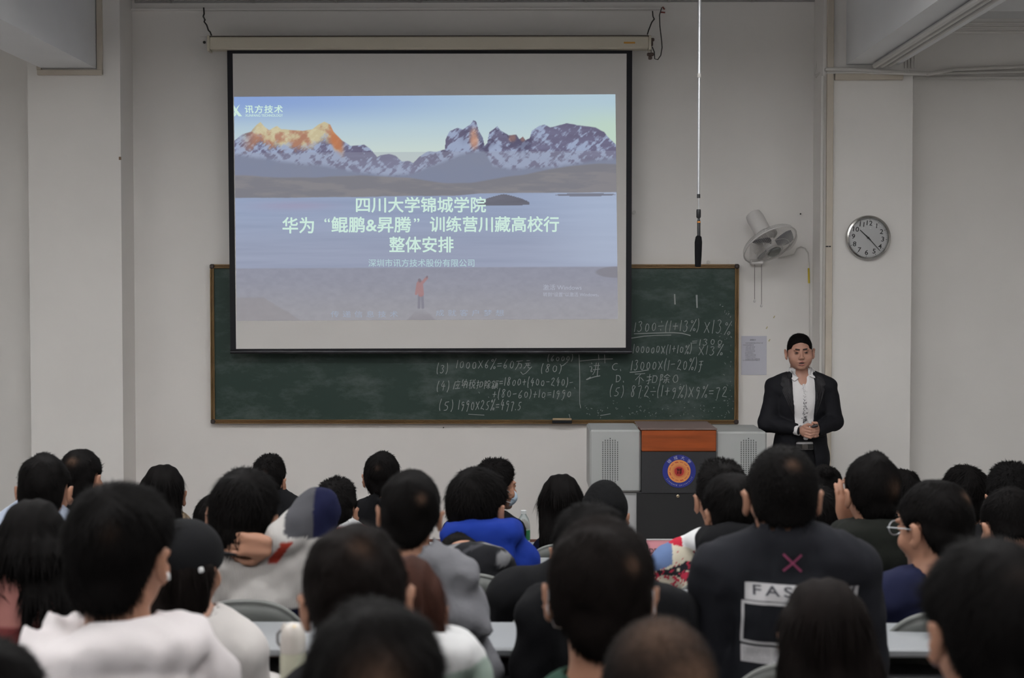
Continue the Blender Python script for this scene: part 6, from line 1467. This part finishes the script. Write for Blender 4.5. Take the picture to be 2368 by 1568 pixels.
face_patch('collar_flap', densify(pl([(1876, 848), (1874, 862), (1869, 868), (1878, 872), (1886, 872), (1885, 864), (1882, 855)]), 3), SH, .012, tsh, .003)
face_patch('placket', densify(pl([(1851, 880), (1856, 880), (1857, 960), (1851, 960)]), 6), SH, .003, tsh, .002)
# black floral print down the placket
PRB = mat('black_floral_print', (.03, .03, .035), .8); b = MB(); rnd = random.Random(4)
for i in range(85):
    v = rnd.random()**.6; py = 885+v*86; px_ = 1853.5+rnd.gauss(0, 1.6+1.2*v); l = rnd.uniform(.003, .010)*(.6+v); a = rnd.uniform(0, 3.14); w_ = rnd.uniform(.0006, .0016)*(.6+v)
    cx_, cz_2 = PL(px_, py)[0], PL(0, py)[2]
    q = [(cx_+u*math.cos(a)*l-s_*math.sin(a)*w_, cz_2+u*math.sin(a)*l+s_*math.cos(a)*w_) for u, s_ in ((-.5, -1), (.5, -.5), (.5, .5), (-.5, 1))]
    vv = []
    for u, z_ in q:
        hit = tsh.ray_cast(Vector((u, -1, z_)), Vector((0, 1, 0))); vv.append((u, (hit[0].y if hit[0] else -.11)-.0065, z_))
    b.add(vv, [(0, 1, 2, 3)])
fp = b.build('floral_print', PRB, pr_root); fp['kind'] = 'stuff'
# cuffs, belt, trousers, shoes, clicker
for x, el, nm in ((-1, elL, 0),):
    w_ = Vector(hd+np.array([x*.058, .022, -.004])); dr = (Vector(el)-w_).normalized()
    MB().tube([w_+dr*.000, w_+dr*.030], .035, 20).build('shirt_cuff', SH, pr_root, True)
S = SDF(grid(-.22, .22, .012), grid(-.2, .2, .012), grid(.05, 1.0, .014))
S.ell((0, 0, .87), (.160, .124, .16), .03)
for x in (-1, 1): S.cap((x*.085, 0, .82), (x*.105, .0, .10), .088, .058, .03)
S.wav(.003, W0, 30, 2); xs_, ys_, zs_ = S.local(W0); S.cut((zs_-.952+0*xs_+0*ys_).astype(f32), .004)
sobj('trousers', S, BLKC, pr_root, 1)
def loop(r0, r1, z, n=48): return [(r0*math.cos(t), r1*math.sin(t), z) for t in np.linspace(0, 2*math.pi, n+1)[:-1]]
b = MB(); L1, L2 = loop(.168, .131, .935), loop(.166, .129, .968); L3, L4 = loop(.160, .123, .935), loop(.158, .121, .968); n = 48
b.add(L1+L2+L4+L3, [(k*n+i, k*n+(i+1) % n, ((k+1) % 4)*n+(i+1) % n, ((k+1) % 4)*n+i) for k in range(4) for i in range(n)])
b.build('belt', mat('black_leather', (.012, .011, .011), .35), pr_root, True)
bk = PL(1857, 1036); box('belt_buckle', -.018, .022, -.140, -.129, .936, .967, mat('steel_buckle', (.35, .33, .32), .25, metal=1), pr_root, .003)
b = MB()
for x in (-1, 1):
    b.lathe([(.001, .0), (.046, .0), (.05, .02), (.045, .06), (.035, .085), (.001, .095)], 20, Matrix.Translation((x*.105, -.06, 0)) @ Matrix.Diagonal((1, 2.6, 1, 1)))
b.build('shoes', SHOEM, pr_root, True)
ck2 = tag(MB().tube([Vector(po+hd+np.array([.012, -.034, .026])), Vector(po+hd+np.array([.024, -.040, .030])), Vector(po+hd+np.array([.046, -.040, .034]))], [.008, .0095, .0085], 12).build('slide_clicker', BKP, None, True), "small black slide clicker held in the presenter's hands", 'remote')
